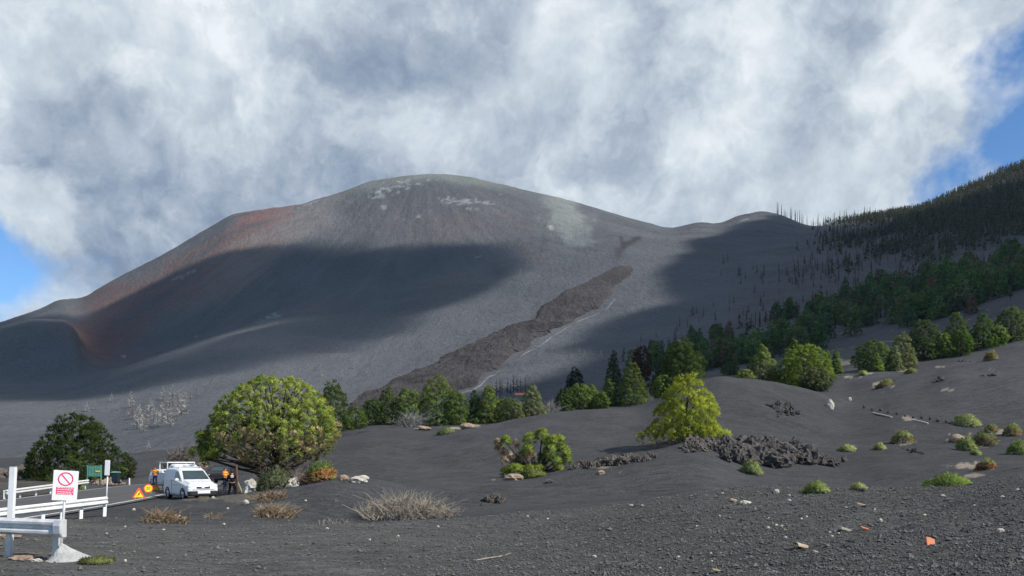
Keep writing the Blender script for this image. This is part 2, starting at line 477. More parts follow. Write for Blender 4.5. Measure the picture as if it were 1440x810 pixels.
def ash_mat(name, near):
    m = bpy.data.materials.new(name); m.use_nodes = True
    gr = NG(m.node_tree); b = m.node_tree.nodes['Principled BSDF']
    P = gr.n('ShaderNodeNewGeometry').outputs['Position']
    at_ = gr.n('ShaderNodeAttribute', attribute_name='tint').outputs['Color']
    b.inputs['Roughness'].default_value = 0.95
    b.inputs['Specular IOR Level'].default_value = 0.12
    if near:
        a = gr.noise(P, 0.22, 5, 0.6)
        f = gr.noise(P, 9.0, 6, 0.7)
        st = gr.vec('MULTIPLY', P, (0.5, 1.9, 1.0))
        s2 = gr.noise(st, 1.1, 6, 0.65, 0.6)
        k = gr.math('ADD', gr.math('MULTIPLY', gr.mapr(a, .3, .7, -.16, .16), 1.0), gr.mapr(f, .25, .75, -.55, .55))
        k = gr.math('ADD', k, gr.mapr(s2, .3, .7, -.22, .22))
        sr = gr.vec('MULTIPLY', P, (0.8, 2.6, 1.6))
        m3 = gr.noise(sr, 1.5, 5, 0.7, 0.8)
        k = gr.math('ADD', k, gr.mapr(m3, .3, .7, -.30, .30))
        k = gr.math('ADD', k, 1.0)
        c = gr.vec('SCALE', at_, scale=k)
        gr.put(b.inputs['Base Color'], c)
        bp = gr.n('ShaderNodeBump'); bp.inputs['Strength'].default_value = 0.9; bp.inputs['Distance'].default_value = 0.16
        h = gr.math('ADD', gr.math('MULTIPLY', gr.noise(P, 11.0, 6, 0.75), 0.7), gr.math('MULTIPLY', gr.noise(st, 2.3, 6, 0.65, 0.4), 0.8))
        h = gr.math('ADD', h, gr.math('MULTIPLY', m3, 1.6))
        gr.put(bp.inputs['Height'], h)
        gr.put(b.inputs['Normal'], bp.outputs[0])
    else:
        a = gr.noise(P, 0.02, 6, 0.6)
        f = gr.noise(P, 0.45, 6, 0.7)
        k = gr.math('ADD', gr.mapr(a, .3, .7, -.12, .12), gr.mapr(f, .25, .75, -.34, .34))
        k = gr.math('ADD', k, 1.0)
        gr.put(b.inputs['Base Color'], gr.vec('SCALE', at_, scale=k))
        bp = gr.n('ShaderNodeBump'); bp.inputs['Strength'].default_value = 0.85; bp.inputs['Distance'].default_value = 3.0
        st = gr.vec('MULTIPLY', P, (1.0, 0.45, 0.45))
        h = gr.math('ADD', gr.math('MULTIPLY', gr.noise(P, 0.30, 6, 0.7), 0.6), gr.math('MULTIPLY', gr.noise(st, 0.09, 6, 0.62, 0.5), 1.0))
        gr.put(bp.inputs['Height'], h)
        gr.put(b.inputs['Normal'], bp.outputs[0])
    return m

def leaf_mat(name, trans=0.35, rough=0.55):
    m = bpy.data.materials.new(name); m.use_nodes = True
    t = m.node_tree; gr = NG(t); t.nodes.remove(t.nodes['Principled BSDF'])
    out = t.nodes['Material Output']
    at_ = gr.n('ShaderNodeAttribute', attribute_name='tint').outputs['Color']
    oi = gr.n('ShaderNodeObjectInfo').outputs['Random']
    nz = gr.noise(gr.n('ShaderNodeTexCoord').outputs['Object'], 2.3, 4, 0.6)
    k = gr.math('ADD', gr.mapr(oi, 0, 1, 0.82, 1.12), gr.mapr(nz, .3, .7, -.18, .18))
    c = gr.vec('SCALE', at_, scale=k)
    d = gr.n('ShaderNodeBsdfDiffuse'); gr.put(d.inputs['Color'], c)
    tr = gr.n('ShaderNodeBsdfTranslucent'); gr.put(tr.inputs['Color'], gr.mix(1.0, c, (1.15, 1.1, 0.6), 'MULTIPLY'))
    mx = gr.n('ShaderNodeMixShader'); mx.inputs[0].default_value = trans
    t.links.new(d.outputs[0], mx.inputs[1]); t.links.new(tr.outputs[0], mx.inputs[2])
    t.links.new(mx.outputs[0], out.inputs[0])
    return m

M_ASH = ash_mat('black_ash', True)
M_FAR = ash_mat('cinder_slope', False)
M_LEAF = leaf_mat('foliage')
M_DRY = leaf_mat('dry_twigs', 0.1)
M_BARK = mat('bark', (0.055, 0.042, 0.034), 0.9, 0.1, var=0.5, vscale=6, bump=0.6, bscale=12)
M_GREYWOOD = mat('dead_wood', (0.20, 0.19, 0.175), 0.9, 0.1, var=0.45, vscale=3)
M_BURNT = mat('burnt_wood', (0.035, 0.03, 0.028), 0.9, 0.1, var=0.5, vscale=3)
M_RUST = mat('scorched_wood', (0.075, 0.05, 0.038), 0.9, 0.1, var=0.5, vscale=3)
M_LAVA = mat('lava', (0.105, 0.093, 0.084), 0.95, 0.1, var=0.6, vscale=1.6, bump=0.9, bscale=6, col2=(0.045, 0.041, 0.039))
M_LAVAB = mat('brown_lava', (0.135, 0.115, 0.097), 0.95, 0.1, var=0.6, vscale=2.4, bump=0.8, bscale=8, col2=(0.055, 0.047, 0.042))
M_FLOW = mat('lava_crust', (0.070, 0.056, 0.050), 0.95, 0.08, var=0.5, vscale=0.05, bump=0.7, bscale=0.35, col2=(0.040, 0.034, 0.033))
M_PALE = mat('pale_rock', (0.50, 0.46, 0.38), 0.9, 0.15, var=0.35, vscale=5, bump=0.5, bscale=14)
M_TAN = mat('tan_rock', (0.34, 0.25, 0.18), 0.9, 0.15, var=0.45, vscale=5, bump=0.6, bscale=10)
M_WHITE = mat('white_paint', (0.80, 0.80, 0.78), 0.45, 0.4, var=0.10, vscale=5)
M_VAN = mat('white_bodywork', (0.68, 0.69, 0.69), 0.30, 0.5, var=0.16, vscale=3)
M_GALV = mat('galvanised_steel', (0.70, 0.70, 0.68), 0.42, 0.5, metal=0.25, var=0.35, vscale=4, bump=0.1, bscale=20)
M_RAIL = mat('painted_rail', (0.68, 0.68, 0.64), 0.5, 0.4, var=0.25, vscale=3)
M_ROAD = mat('asphalt', (0.085, 0.085, 0.087), 0.9, 0.2, var=0.25, vscale=0.7, bump=0.3, bscale=60)
M_LINE = mat('road_paint', (0.62, 0.60, 0.55), 0.8, 0.2, var=0.4, vscale=2)
M_CONC = mat('concrete', (0.42, 0.42, 0.40), 0.9, 0.2, var=0.35, vscale=6, bump=0.5, bscale=18)
M_RED = mat('sign_red', (0.72, 0.03, 0.13), 0.5, 0.4, var=0.05)
M_PINK = mat('sign_print', (0.85, 0.62, 0.62), 0.5, 0.3, var=0.05)
M_YEL = mat('sign_yellow', (0.85, 0.62, 0.01), 0.5, 0.4, var=0.06)
M_ORED = mat('sign_border', (0.80, 0.08, 0.03), 0.5, 0.4, var=0.06)
M_BLACK = mat('black_plastic', (0.018, 0.018, 0.02), 0.55, 0.4, var=0.3)
M_RUBBER = mat('rubber', (0.02, 0.02, 0.02), 0.8, 0.2, var=0.3)
M_GLASS = mat('dark_glass', (0.03, 0.05, 0.055), 0.08, 0.7, var=0.3, vscale=2)
M_CHROME = mat('wheel_metal', (0.5, 0.5, 0.5), 0.35, 0.5, metal=0.6, var=0.2)
M_LAMP = mat('lamp_lens', (0.72, 0.74, 0.75), 0.15, 0.6, var=0.2)
M_ORANGE = mat('orange_cloth', (0.90, 0.20, 0.02), 0.7, 0.2, var=0.2, vscale=9)
M_YCLOTH = mat('reflective_yellow', (0.88, 0.66, 0.12), 0.5, 0.3, var=0.1, vscale=9)
M_NAVY = mat('navy_cloth', (0.018, 0.022, 0.05), 0.85, 0.1, var=0.3, vscale=9)
M_BLK = mat('black_cloth', (0.010, 0.010, 0.013), 0.85, 0.1, var=0.3, vscale=9)
M_SKIN = mat('skin', (0.42, 0.24, 0.16), 0.6, 0.3, var=0.15)
M_HAIR = mat('hair', (0.03, 0.022, 0.018), 0.7, 0.3, var=0.3)
M_GREEN = mat('green_fence_paint', (0.12, 0.34, 0.26), 0.5, 0.3, var=0.25)
M_BIN = mat('bin_plastic', (0.02, 0.03, 0.04), 0.5, 0.3, var=0.2)
M_TILE = mat('terracotta', (0.55, 0.20, 0.10), 0.85, 0.2, var=0.2, vscale=8)
M_WOOD = mat('pale_timber', (0.40, 0.31, 0.21), 0.8, 0.2, var=0.35, vscale=7)
M_POST = mat('brown_post', (0.12, 0.07, 0.045), 0.85, 0.2, var=0.4, vscale=7)
M_WALL = mat('house_wall', (0.30, 0.28, 0.25), 0.9, 0.2, var=0.2)

# ------------------------------------------------------------------ terrain sheets
def pip(px, py, poly):
    """points in polygon"""
    ins = np.zeros(np.shape(px), bool)
    n = len(poly)
    for i in range(n):
        x1, y1 = poly[i]; x2, y2 = poly[(i+1) % n]
        c = (y1 > py) != (y2 > py)
        with np.errstate(divide='ignore', invalid='ignore'):
            ins ^= c & (px < (x2-x1)*(py-y1)/(y2-y1+1e-12)+x1)
    return ins
def soft(px, py, cx, cy, sx, sy, ang=0.0, p=2):
    a = math.radians(ang); c, s = math.cos(a), math.sin(a)
    u = ((px-cx)*c+(py-cy)*s)/sx; v = (-(px-cx)*s+(py-cy)*c)/sy
    return np.exp(-(np.abs(u)**p+np.abs(v)**p))

def angles():
    inner = np.arctan((np.arange(-30, 1471, 2.6)-720)/F)
    lo = np.arctan((np.arange(-400, -30, 14.0)-720)/F)
    hi = np.arctan((np.arange(1480, 1790, 14.0)-720)/F)
    back = np.linspace(hi[-1]+0.03, 2*math.pi+lo[0]-0.03, 90)
    return np.concatenate([lo, inner, hi, back])
TH = angles()
def rows(segs):
    out = []
    for a, b, st in segs:
        out.append(np.exp(np.arange(math.log(a), math.log(b), st)))
    return np.concatenate(out)
ROWS = rows([(0.6, 2.5, .35), (2.5, 7, .06), (7, 32, .0085), (32, 110, .0085), (110, 160, .013), (160, 175, .02)])
ROWS_N = np.append(ROWS, 175.0)
ROWS_F = np.append(rows([(175, 650, .011), (650, 1060, .0042), (1060, 3200, .06)]), 3200.0)

def sheet(rws):
    T, R = np.meshgrid(TH, rws, indexing='ij')
    Tw = (T+math.pi) % (2*math.pi)-math.pi
    rad = np.where(np.abs(Tw) <= math.pi/4, R/np.cos(np.clip(Tw, -math.pi/4, math.pi/4)), R/math.cos(math.pi/4))
    x = rad*np.sin(Tw); y = rad*np.cos(Tw)
    z = ground(x, y)
    return Tw, R, x, y, z
def quads(nt_, nr, wrap=True):
    i = np.arange(nt_); i2 = (i+1) % nt_
    j = np.arange(nr-1)
    a = (i[:, None]*nr+j[None, :]); b = (i2[:, None]*nr+j[None, :])
    return np.stack([a, b, b+1, a+1], -1).reshape(-1, 4)

# near sheet: black ash, bare tan soil patches where the ash has been dug or blown away
Tw, R, x, y, z = sheet(ROWS_N)
px = 720+F*np.tan(np.clip(Tw, -1.0, 1.0)); py = HZ-(z-EYE)*F/np.maximum(R, 0.5)
front = np.abs(Tw) < 0.9
tint = np.empty(x.shape+(3,)); tint[:] = (0.064, 0.065, 0.066)
v = 1+0.25*fbm(x/30, y/30, 4, 51)
tint *= v[..., None]
tint *= (1-0.10*sstep(58, 85, R))[..., None]
fg = sstep(30, 22, R)*sstep(420, 900, px)
fgl = sstep(30, 23, R)*front
tint += fgl[..., None]*(np.array((0.118, 0.114, 0.107))-tint)*0.85
tint *= (1-0.18*fg)[..., None]
SOIL = [(1182, 510, 24, 6), (1170, 500, 14, 4), (1213, 468, 7, 2.5), (1197, 494, 8, 2), (1273, 508, 16, 4), (1268, 520, 10, 3), (1240, 512, 8, 2), (1241, 541, 18, 4), (1320, 516, 8, 2),
        (1152, 535, 10, 2), (1345, 618, 14, 7), (1275, 622, 15, 4), (1375, 655, 30, 5), (1370, 668, 20, 4), (1410, 606, 12, 4), (1274, 589, 10, 4), (1385, 628, 12, 3),
        (1170, 476, 7, 2), (1150, 478, 6, 2), (1190, 530, 8, 2), (1395, 520, 7, 2), (1140, 500, 6, 2), (1225, 525, 7, 2), (1330, 548, 9, 1.5),
        (275, 700, 26, 6), (350, 700, 45, 7), (395, 712, 30, 5), (30, 780, 40, 6), (8, 757, 22, 10), (110, 786, 18, 3), (100, 732, 30, 3), (720, 672, 14, 3), (592, 582, 16, 3), (640, 602, 10, 2), (665, 598, 12, 3), (850, 655, 20, 4), (500, 674, 14, 3)]
nz = fbm(px/11.0, py/5.0, 4, 61)
for cx, cy, sx, sy in SOIL:
    m = front & (np.abs(px-cx) < 3*sx) & (np.abs(py-cy) < 3*sy)
    k = np.zeros(x.shape); k[m] = sstep(0.42, 0.62, soft(px[m], py[m], cx, cy, sx, sy)+0.75*nz[m])
    if cx > 500: c = np.array((0.30, 0.255, 0.20))
    else: c = np.array((0.22, 0.185, 0.13)); k *= 0.45
    tint += k[..., None]*(c-tint)*0.85
# brown weathered lava ground beside the road on the far left
k = sstep(44, 52, R)*sstep(110, 80, R)*sstep(150, 60, px)*0.5
tint += k[..., None]*(np.array((0.10, 0.085, 0.065))*(1+0.8*fbm(x/2, y/2, 3, 71))[..., None]-tint)
V = np.stack([x, y, z], -1).reshape(-1, 3); TC = tint.reshape(-1, 3)
Q = quads(len(TH), len(ROWS_N))
cidx = len(V)
V = np.vstack([V, [[0, 0, gz(0, 0.3)]]]); TC = np.vstack([TC, [[.07, .07, .07]]])
me = mesh_np('ground', V, Q, M_ASH, TC, True)
g_near = ob('ground', me, kind='structure')
bm = bmesh.new(); bm.from_mesh(me)
bm.verts.ensure_lookup_table()
nr = len(ROWS_N)
for i in range(len(TH)):
    f = bm.faces.new((bm.verts[i*nr], bm.verts[cidx], bm.verts[((i+1) % len(TH))*nr])); f.smooth = True
bmesh.ops.recalc_face_normals(bm, faces=bm.faces)
bm.to_mesh(me); bm.free()

# far sheet: the cone, its foot plain and the forested hill
Tw, R, x, y, z = sheet(ROWS_F)
px = 720+F*np.tan(np.clip(Tw, -1.0, 1.0)); py = HZ-(z-EYE)*F/np.maximum(R, 0.5)
tint = np.empty(x.shape+(3,)); tint[:] = (0.080, 0.083, 0.089)
wx, wy = px+26*fbm(px/60, py/40, 3, 81), py+14*fbm(px/60, py/40, 3, 82)
cx_, cy_ = x+120.0, y-1015.0
ca_ = np.arctan2(cy_, cx_); cr_ = np.hypot(cx_, cy_)
streak = fbm(ca_*22+0.5*fbm(x/50, y/50, 2, 141), cr_/110.0, 5, 137, 0.6)
def paint(k, c):
    global tint
    k = np.clip(k, 0, 1)
    tint = tint+k[..., None]*(np.array(c)-tint)
cone = sstep(640, 720, R)
paint(0.55*sstep(240, 420, R)*sstep(700, 500, R), (0.098, 0.101, 0.108))                                   # foot plain: sunlit brightness put into the colour
paint(cone*0.75*sstep(.15, .95, soft(wx, wy, 330, 370, 120, 42, -28)+.6*streak), (0.155, 0.125, 0.110))
tint *= (1+0.15*streak*cone)[..., None]                      # brownish flank
paint(cone*0.85*sstep(.25, .95, soft(wx, wy, 150, 448, 62, 66, -35)+.7*streak), (0.098, 0.064, 0.060))
paint(cone*0.80*sstep(.2, .95, soft(wx, wy, 230, 405, 120, 28, -30)+.7*streak), (0.105, 0.072, 0.066))
paint(cone*0.8*soft(wx, wy, 135, 492, 30, 30), (0.105, 0.058, 0.052))
paint(cone*0.85*sstep(.30, 1.0, soft(wx*.6+px*.4, wy*.5+py*.5, 376, 303, 66, 15, -17)+.5*fbm(px/9, py/3, 4, 87)+.3*streak), (0.165, 0.095, 0.088))       # rust red lip
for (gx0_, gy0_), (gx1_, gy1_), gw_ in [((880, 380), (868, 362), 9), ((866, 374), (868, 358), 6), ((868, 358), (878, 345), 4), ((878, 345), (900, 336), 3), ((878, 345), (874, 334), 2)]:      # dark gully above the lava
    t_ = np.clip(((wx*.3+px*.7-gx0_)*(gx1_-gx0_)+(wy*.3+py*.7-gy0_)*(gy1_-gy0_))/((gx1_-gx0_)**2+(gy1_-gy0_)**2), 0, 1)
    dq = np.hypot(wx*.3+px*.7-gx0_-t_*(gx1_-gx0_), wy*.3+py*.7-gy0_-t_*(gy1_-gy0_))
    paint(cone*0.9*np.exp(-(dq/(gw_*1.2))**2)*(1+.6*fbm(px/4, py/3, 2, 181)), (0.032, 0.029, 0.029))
paint(cone*0.55*sstep(.3, 1.0, soft(wx, wy, 350, 318, 95, 22, -24)+.5*streak), (0.135, 0.080, 0.072))
paint(cone*0.6*soft(wx, wy, 450, 300, 60, 26, -35), (0.17, 0.165, 0.155))
paint(cone*0.5*sstep(0, 14, 14-(py-np.interp(px, [500, 610, 720, 900], [262, 245, 262, 312])))*soft(px, py, 620, 255, 130, 30), (0.20, 0.22, 0.19))
paint(cone*0.75*sstep(.25, .9, soft(wx, wy, 790, 305, 52, 30, 38)+0.35*fbm(px/14, py/9, 3, 83)), (0.19, 0.205, 0.19))
paint(cone*0.7*sstep(.5, .9, soft(px, py, 775, 320, 8, 5, 40)), (0.33, 0.35, 0.31))
paint(cone*0.5*soft(wx, wy, 640, 320, 110, 30), (0.115, 0.105, 0.10))
n3 = fbm(px/7.0, py/2.3, 4, 91); n4 = fbm(px/22.0, py/6.0, 3, 92)
for cx, cy, sx, sy, an, th in [(560, 262, 55, 12, -12, .40), (530, 275, 30, 8, -8, .5), (640, 283, 50, 7, 2, .36), (680, 285, 22, 3, 2, .2), (660, 294, 14, 3, 0, .3), (600, 297, 20, 4, -10, .5), (540, 290, 14, 10, -40, .55), (580, 306, 30, 6, 0, .6),
                               (385, 444, 26, 7, -18, .30), (398, 484, 10, 4, 20, .3), (262, 386, 22, 4, -20, .4), (212, 412, 8, 2, -15, .35), (672, 361, 10, 3, 5, .45), (170, 500, 12, 3, 10, .4), (178, 512, 8, 3, -15, .4), (276, 473, 5, 2, 0, .4), (625, 428, 14, 2, 0, .45), (850, 290, 8, 2, 20, .6), (435, 287, 22, 4, -15, .5), (1050, 308, 14, 4, -10, .5)]:
    m = (np.abs(px-cx) < 3*sx+20) & (np.abs(py-cy) < 3*sy+12)
    k = np.zeros(x.shape); k[m] = sstep(th+.42, th+.75, soft(px[m], py[m], cx, cy, sx, sy, an)+1.15*n3[m])
    paint(0.55*k*cone, (0.27, 0.285, 0.28))
paint(sstep(.35, .7, soft(px, py, 86, 424, 18, 6))*sstep(900, 905, R), (0.62, 0.58, 0.34))         # sulphur knob
rim = np.exp(-((py-np.interp(px, [0, 50, 90, 106, 114, 116], [459, 449, 450, 460, 478, 495]))/2.6)**2)*sstep(640, 680, R)*sstep(735, 700, R)*sstep(122, 112, px)
paint(0.6*rim, (0.22, 0.19, 0.175))
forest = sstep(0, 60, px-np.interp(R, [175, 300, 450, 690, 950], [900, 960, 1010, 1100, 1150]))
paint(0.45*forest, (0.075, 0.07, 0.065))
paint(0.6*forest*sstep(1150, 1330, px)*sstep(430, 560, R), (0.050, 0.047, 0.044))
soilk = forest*sstep(300, 230, R)*sstep(.60, .72, fbm(x/3.5, y/7, 3, 95)+.16)
paint(0.8*soilk, (0.30, 0.27, 0.22))
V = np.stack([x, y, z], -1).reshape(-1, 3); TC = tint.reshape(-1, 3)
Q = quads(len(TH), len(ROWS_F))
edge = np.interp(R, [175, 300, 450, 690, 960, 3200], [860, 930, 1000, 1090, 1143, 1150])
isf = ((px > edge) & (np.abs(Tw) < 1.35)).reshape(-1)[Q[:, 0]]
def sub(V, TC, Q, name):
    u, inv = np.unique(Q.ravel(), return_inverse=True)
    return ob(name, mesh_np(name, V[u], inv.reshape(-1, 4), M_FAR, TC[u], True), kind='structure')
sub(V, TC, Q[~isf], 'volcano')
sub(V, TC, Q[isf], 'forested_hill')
FAR_PX, FAR_PY, FAR_R, FAR_P = px, py, R, np.stack([x, y, z], -1)
del V, TC, Q, tint

# lava tongue down the gully, a rough sheet lying on the slope
def resample(p, n):
    p = np.array(p, float); s = np.concatenate([[0], np.cumsum(np.hypot(*np.diff(p, axis=0).T))])
    t = np.linspace(0, s[-1], n)
    return np.stack([np.interp(t, s, p[:, 0]), np.interp(t, s, p[:, 1])], 1)
left = resample([(872, 366), (862, 374), (846, 388), (818, 402), (785, 416), (760, 432), (743, 448), (706, 467), (666, 486), (608, 509), (562, 527), (526, 548), (500, 562), (470, 585)], 260)
right = resample([(876, 367), (886, 374), (896, 384), (884, 398), (868, 412), (860, 418), (848, 432), (815, 446), (770, 470), (730, 494), (700, 518), (665, 543), (625, 562), (590, 582)], 260)
ns = 64
s_ = np.linspace(0, 1, ns)
k_ = np.arange(260)
for P_, sd_ in ((left, 171), (right, 175)):                 # ragged margins
    q_ = fbm(k_/11.0, k_*0.0, 5, sd_, .65)*sstep(10, 70, k_)*4.5
    P_[:, 0] += q_; P_[:, 1] += q_*.5
PT = left[:, None, :]*(1-s_[None, :, None])+right[:, None, :]*s_[None, :, None]
wob = fbm(PT[..., 0]/16, PT[..., 1]/10, 3, 101)*9
PT[..., 0] += wob; PT[..., 1] -= wob*0.3
H = hits(PT[..., 0].ravel(), PT[..., 1].ravel(), 190, 860).reshape(260, ns, 3)
e = np.minimum(s_, 1-s_)[None, :]
prof = np.clip(e/0.14, 0, 1)**0.7*np.clip(np.minimum(np.arange(260)/12.0, (259-np.arange(260))/14.0), 0, 1)[:, None]
rg = 1-2*np.abs(fbm(H[..., 0]/9, H[..., 1]/16, 4, 103)); rg2 = 1-2*np.abs(fbm(H[..., 0]/3.2, H[..., 1]/5, 3, 104))
H[..., 2] += prof*(0.9+1.0*rg+0.6*rg2)*(0.18+0.82*sstep(0, 1, (np.arange(260)/110.0))[:, None])-0.9*(1-prof)
lt = np.empty(H.shape); lt[:] = (0.050, 0.044, 0.042)
ln = fbm(H[..., 0]/24, H[..., 1]/40, 4, 105); lt *= (1+0.55*ln)[..., None]
bnd = sstep(.15, .4, fbm(PT[..., 0]/40+PT[..., 1]/26, PT[..., 1]/5, 3, 106)); lt += (0.45*bnd)[..., None]*(np.array((0.078, 0.070, 0.066))-lt)
a = (np.arange(259)[:, None]*ns+np.arange(ns-1)[None, :])
QF = np.stack([a, a+ns, a+ns+1, a+1], -1).reshape(-1, 4)
ob('lava_flow', mesh_np('lava_flow', H.reshape(-1, 3), QF, M_FAR, lt.reshape(-1, 3), False), kind='structure')
# pale levee strip along its right edge
rp = resample([(862, 424), (850, 434), (815, 448), (785, 466), (760, 482), (735, 496), (712, 514), (690, 532), (668, 546), (640, 562)], 120)
rp[:, 0] += 2.5
hp = hits(rp[:, 0], rp[:, 1], 190, 860)
tg = np.gradient(hp[:, :2], axis=0); tg /= np.linalg.norm(tg, axis=1)[:, None]
nv = np.stack([tg[:, 1], -tg[:, 0]], 1)
PV = []
for k, (off, up) in enumerate([(-.9, -.6), (-.22, 0.5), (.22, 0.5), (.9, -.6)]):
    q = hp.copy(); q[:, :2] += nv*off; q[:, 2] = ground(q[:, 0], q[:, 1])+up+1.1*0
    PV.append(q)
PV = np.stack(PV, 1)
a = (np.arange(119)[:, None]*4+np.arange(3)[None, :])
ob('pale_strip', mesh_np('pale_strip', PV.reshape(-1, 3), np.stack([a, a+4, a+5, a+1], -1).reshape(-1, 4), M_FAR, np.repeat((0.11+0.07*fbm(np.arange(120)/5.0, np.zeros(120), 3, 161))[:, None], 12, 1).reshape(480, 3), True), kind='structure')

# ------------------------------------------------------------------ road
def strip(name, off0, off1, zt, m, i0=0, i1=None, thick=None):
    P = ROADP[i0:i1]
    t = np.gradient(P, axis=0); t /= np.linalg.norm(t, axis=1)[:, None]
    nn = np.stack([t[:, 1], -t[:, 0]], 1)
    n = len(P); Vv = []
    offs = np.linspace(off0, off1, 5)
    for o_ in offs:
        q = P+nn*o_
        crown = 0.05*(1-(o_/4.0)**2)
        Vv.append(np.stack([q[:, 0], q[:, 1], np.full(n, zt+crown)], 1))
    Vv = np.stack(Vv, 1)
    a = (np.arange(n-1)[:, None]*5+np.arange(4)[None, :])
    me = mesh_np(name, Vv.reshape(-1, 3), np.stack([a, a+1, a+6, a+5], -1).reshape(-1, 4), m, None, True)
    return ob(name, me, kind='structure')
strip('road', -4.0, 4.0, ROADZ, M_ROAD)
strip('road_line', 3.45, 3.60, ROADZ+.005, M_LINE)
strip('road_line', -3.60, -3.45, ROADZ+.005, M_LINE)

# ------------------------------------------------------------------ clouds between the sun and the mountain (their shade falls on the slopes)
def shade_target():
    px, py = FAR_PX, FAR_PY
    s1 = pip(px, py, [(185, 507), (186, 470), (205, 430), (240, 400), (300, 370), (350, 355), (430, 350), (520, 356), (600, 360), (660, 352), (705, 356), (700, 385), (660, 415), (590, 428), (520, 436), (440, 440), (400, 444), (356, 455), (270, 484), (215, 508)])*1.0
    s2 = pip(px, py, [(940, 400), (968, 372), (1000, 348), (1040, 333), (1070, 314), (1110, 306), (1145, 322), (1200, 322), (1300, 310), (1440, 250), (1500, 230), (1800, 180), (1800, 440), (1440, 440), (1300, 470), (1180, 500), (1100, 515), (1000, 540), (880, 560), (760, 580), (750, 560), (830, 530), (920, 490), (930, 450), (1000, 430), (960, 415)])*1.0
    s3 = pip(px, py, [(-60, 455), (60, 452), (112, 458), (116, 500), (160, 505), (160, 535), (60, 560), (-60, 570)])*0.8
    s4 = pip(px, py, [(215, 512), (270, 488), (356, 459), (440, 444), (520, 440), (600, 430), (620, 445), (540, 490), (430, 520), (300, 535), (210, 540), (140, 560), (60, 572), (60, 560), (160, 535)])*0.55
    s5 = pip(px, py, [(116, 500), (112, 460), (140, 440), (200, 402), (240, 385), (240, 400), (205, 430), (186, 470), (185, 507), (160, 512)])*0.62
    return np.clip(s1+s2+s3+s4+s5, 0, 1)*(np.abs(Tw) < 0.9)*(FAR_R > 185)
ST = shade_target()
CZ = 1150.0
use = (FAR_R < 1030) & (np.abs(Tw) < 0.85)
Pp = FAR_P[use]; Sv = ST[use]
tt = (CZ-Pp[:, 2])/SUN[2]
cx, cy = Pp[:, 0]+SUN[0]*tt, Pp[:, 1]+SUN[1]*tt
CELL = 16.0
gx0, gy0 = cx.min()-320, cy.min()-320
nx, ny = int((cx.max()-gx0+320)/CELL), int((cy.max()-gy0+320)/CELL)
ii, jj = ((cx-gx0)/CELL).astype(int), ((cy-gy0)/CELL).astype(int)
acc = np.zeros((nx, ny)); cnt = np.zeros((nx, ny))
np.add.at(acc, (ii, jj), Sv); np.add.at(cnt, (ii, jj), 1)
A = gauss1(gauss1(acc, 1.2, 0), 1.2, 1)/np.maximum(gauss1(gauss1(cnt, 1.2, 0), 1.2, 1), 1e-6)
A[gauss1(gauss1(cnt, 1.2, 0), 1.2, 1) < 1e-4] = 0
A = gauss1(gauss1(A, .9, 0), .9, 1)
gx = gx0+(np.arange(nx)+.5)*CELL; gy = gy0+(np.arange(ny)+.5)*CELL
GX, GY = np.meshgrid(gx, gy, indexing='ij')
th = np.clip(A*1.7-0.42+0.60*fbm(GX/110, GY/110, 5, 111, .6)*sstep(.05, .4, A), 0, 1)
th = gauss1(gauss1(th, .5, 0), .5, 1)
th[th < 0.03] = 0
M_CLOUD = bpy.data.materials.new('cloud'); M_CLOUD.use_nodes = True
ct = M_CLOUD.node_tree; ct.nodes.remove(ct.nodes['Principled BSDF'])
pv = ct.nodes.new('ShaderNodeVolumePrincipled')
pv.inputs['Color'].default_value = (0.97, 0.97, 0.97, 1); pv.inputs['Density'].default_value = 0.05; pv.inputs['Anisotropy'].default_value = 0.2
ct.links.new(pv.outputs[0], ct.nodes['Material Output'].inputs['Volume'])
# connected patches -> one cloud each
lab = np.zeros((nx, ny), int); nl = 0
solid = th > 0
for i in range(nx):
    for j in range(ny):
        if solid[i, j] and not lab[i, j]:
            nl += 1; st = [(i, j)]; lab[i, j] = nl
            while st:
                a_, b_ = st.pop()
                for da, db in ((1, 0), (-1, 0), (0, 1), (0, -1), (1, 1), (-1, -1), (1, -1), (-1, 1)):
                    p, q = a_+da, b_+db
                    if 0 <= p < nx and 0 <= q < ny and solid[p, q] and not lab[p, q]:
                        lab[p, q] = nl; st.append((p, q))
for L in range(1, nl+1):
    m = lab == L
    if m.sum() < 12: continue
    mm = m.copy()
    for da in (-1, 0, 1):
        for db in (-1, 0, 1): mm |= np.roll(np.roll(m, da, 0), db, 1)
    idx = -np.ones((nx, ny), int); pts = np.argwhere(mm); idx[mm] = np.arange(len(pts))
    t_ = np.where(m, th, 0.0)[mm]
    bump = 1+0.5*fbm(GX[mm]/60, GY[mm]/60, 3, 115)
    top = np.stack([GX[mm], GY[mm], CZ+60*t_*bump], 1)
    bot = np.stack([GX[mm], GY[mm], CZ-26*t_], 1)
    edge0 = t_ <= 0
    fs = []
    n0_ = len(pts)
    bi = np.where(edge0, np.arange(n0_), np.arange(n0_)+n0_)
    for a_, b_ in pts:
        if a_+1 < nx and b_+1 < ny:
            q = (idx[a_, b_], idx[a_+1, b_], idx[a_+1, b_+1], idx[a_, b_+1])
            if min(q) >= 0 and not all(edge0[k] for k in q):
                fs.append(q); fs.append(tuple(int(bi[k]) for k in q[::-1]))
    cm = bpy.data.meshes.new('cloud')
    cm.from_pydata([tuple(v) for v in np.vstack([top, bot])], [], [tuple(int(k) for k in f) for f in fs])
    bmm = bmesh.new(); bmm.from_mesh(cm)
    bmesh.ops.delete(bmm, geom=[v for v in bmm.verts if not v.link_faces], context='VERTS')
    for f in bmm.faces: f.smooth = True
    bmm.to_mesh(cm); bmm.free()
    cm.materials.append(M_CLOUD)
    ob('cloud', cm, kind='stuff')

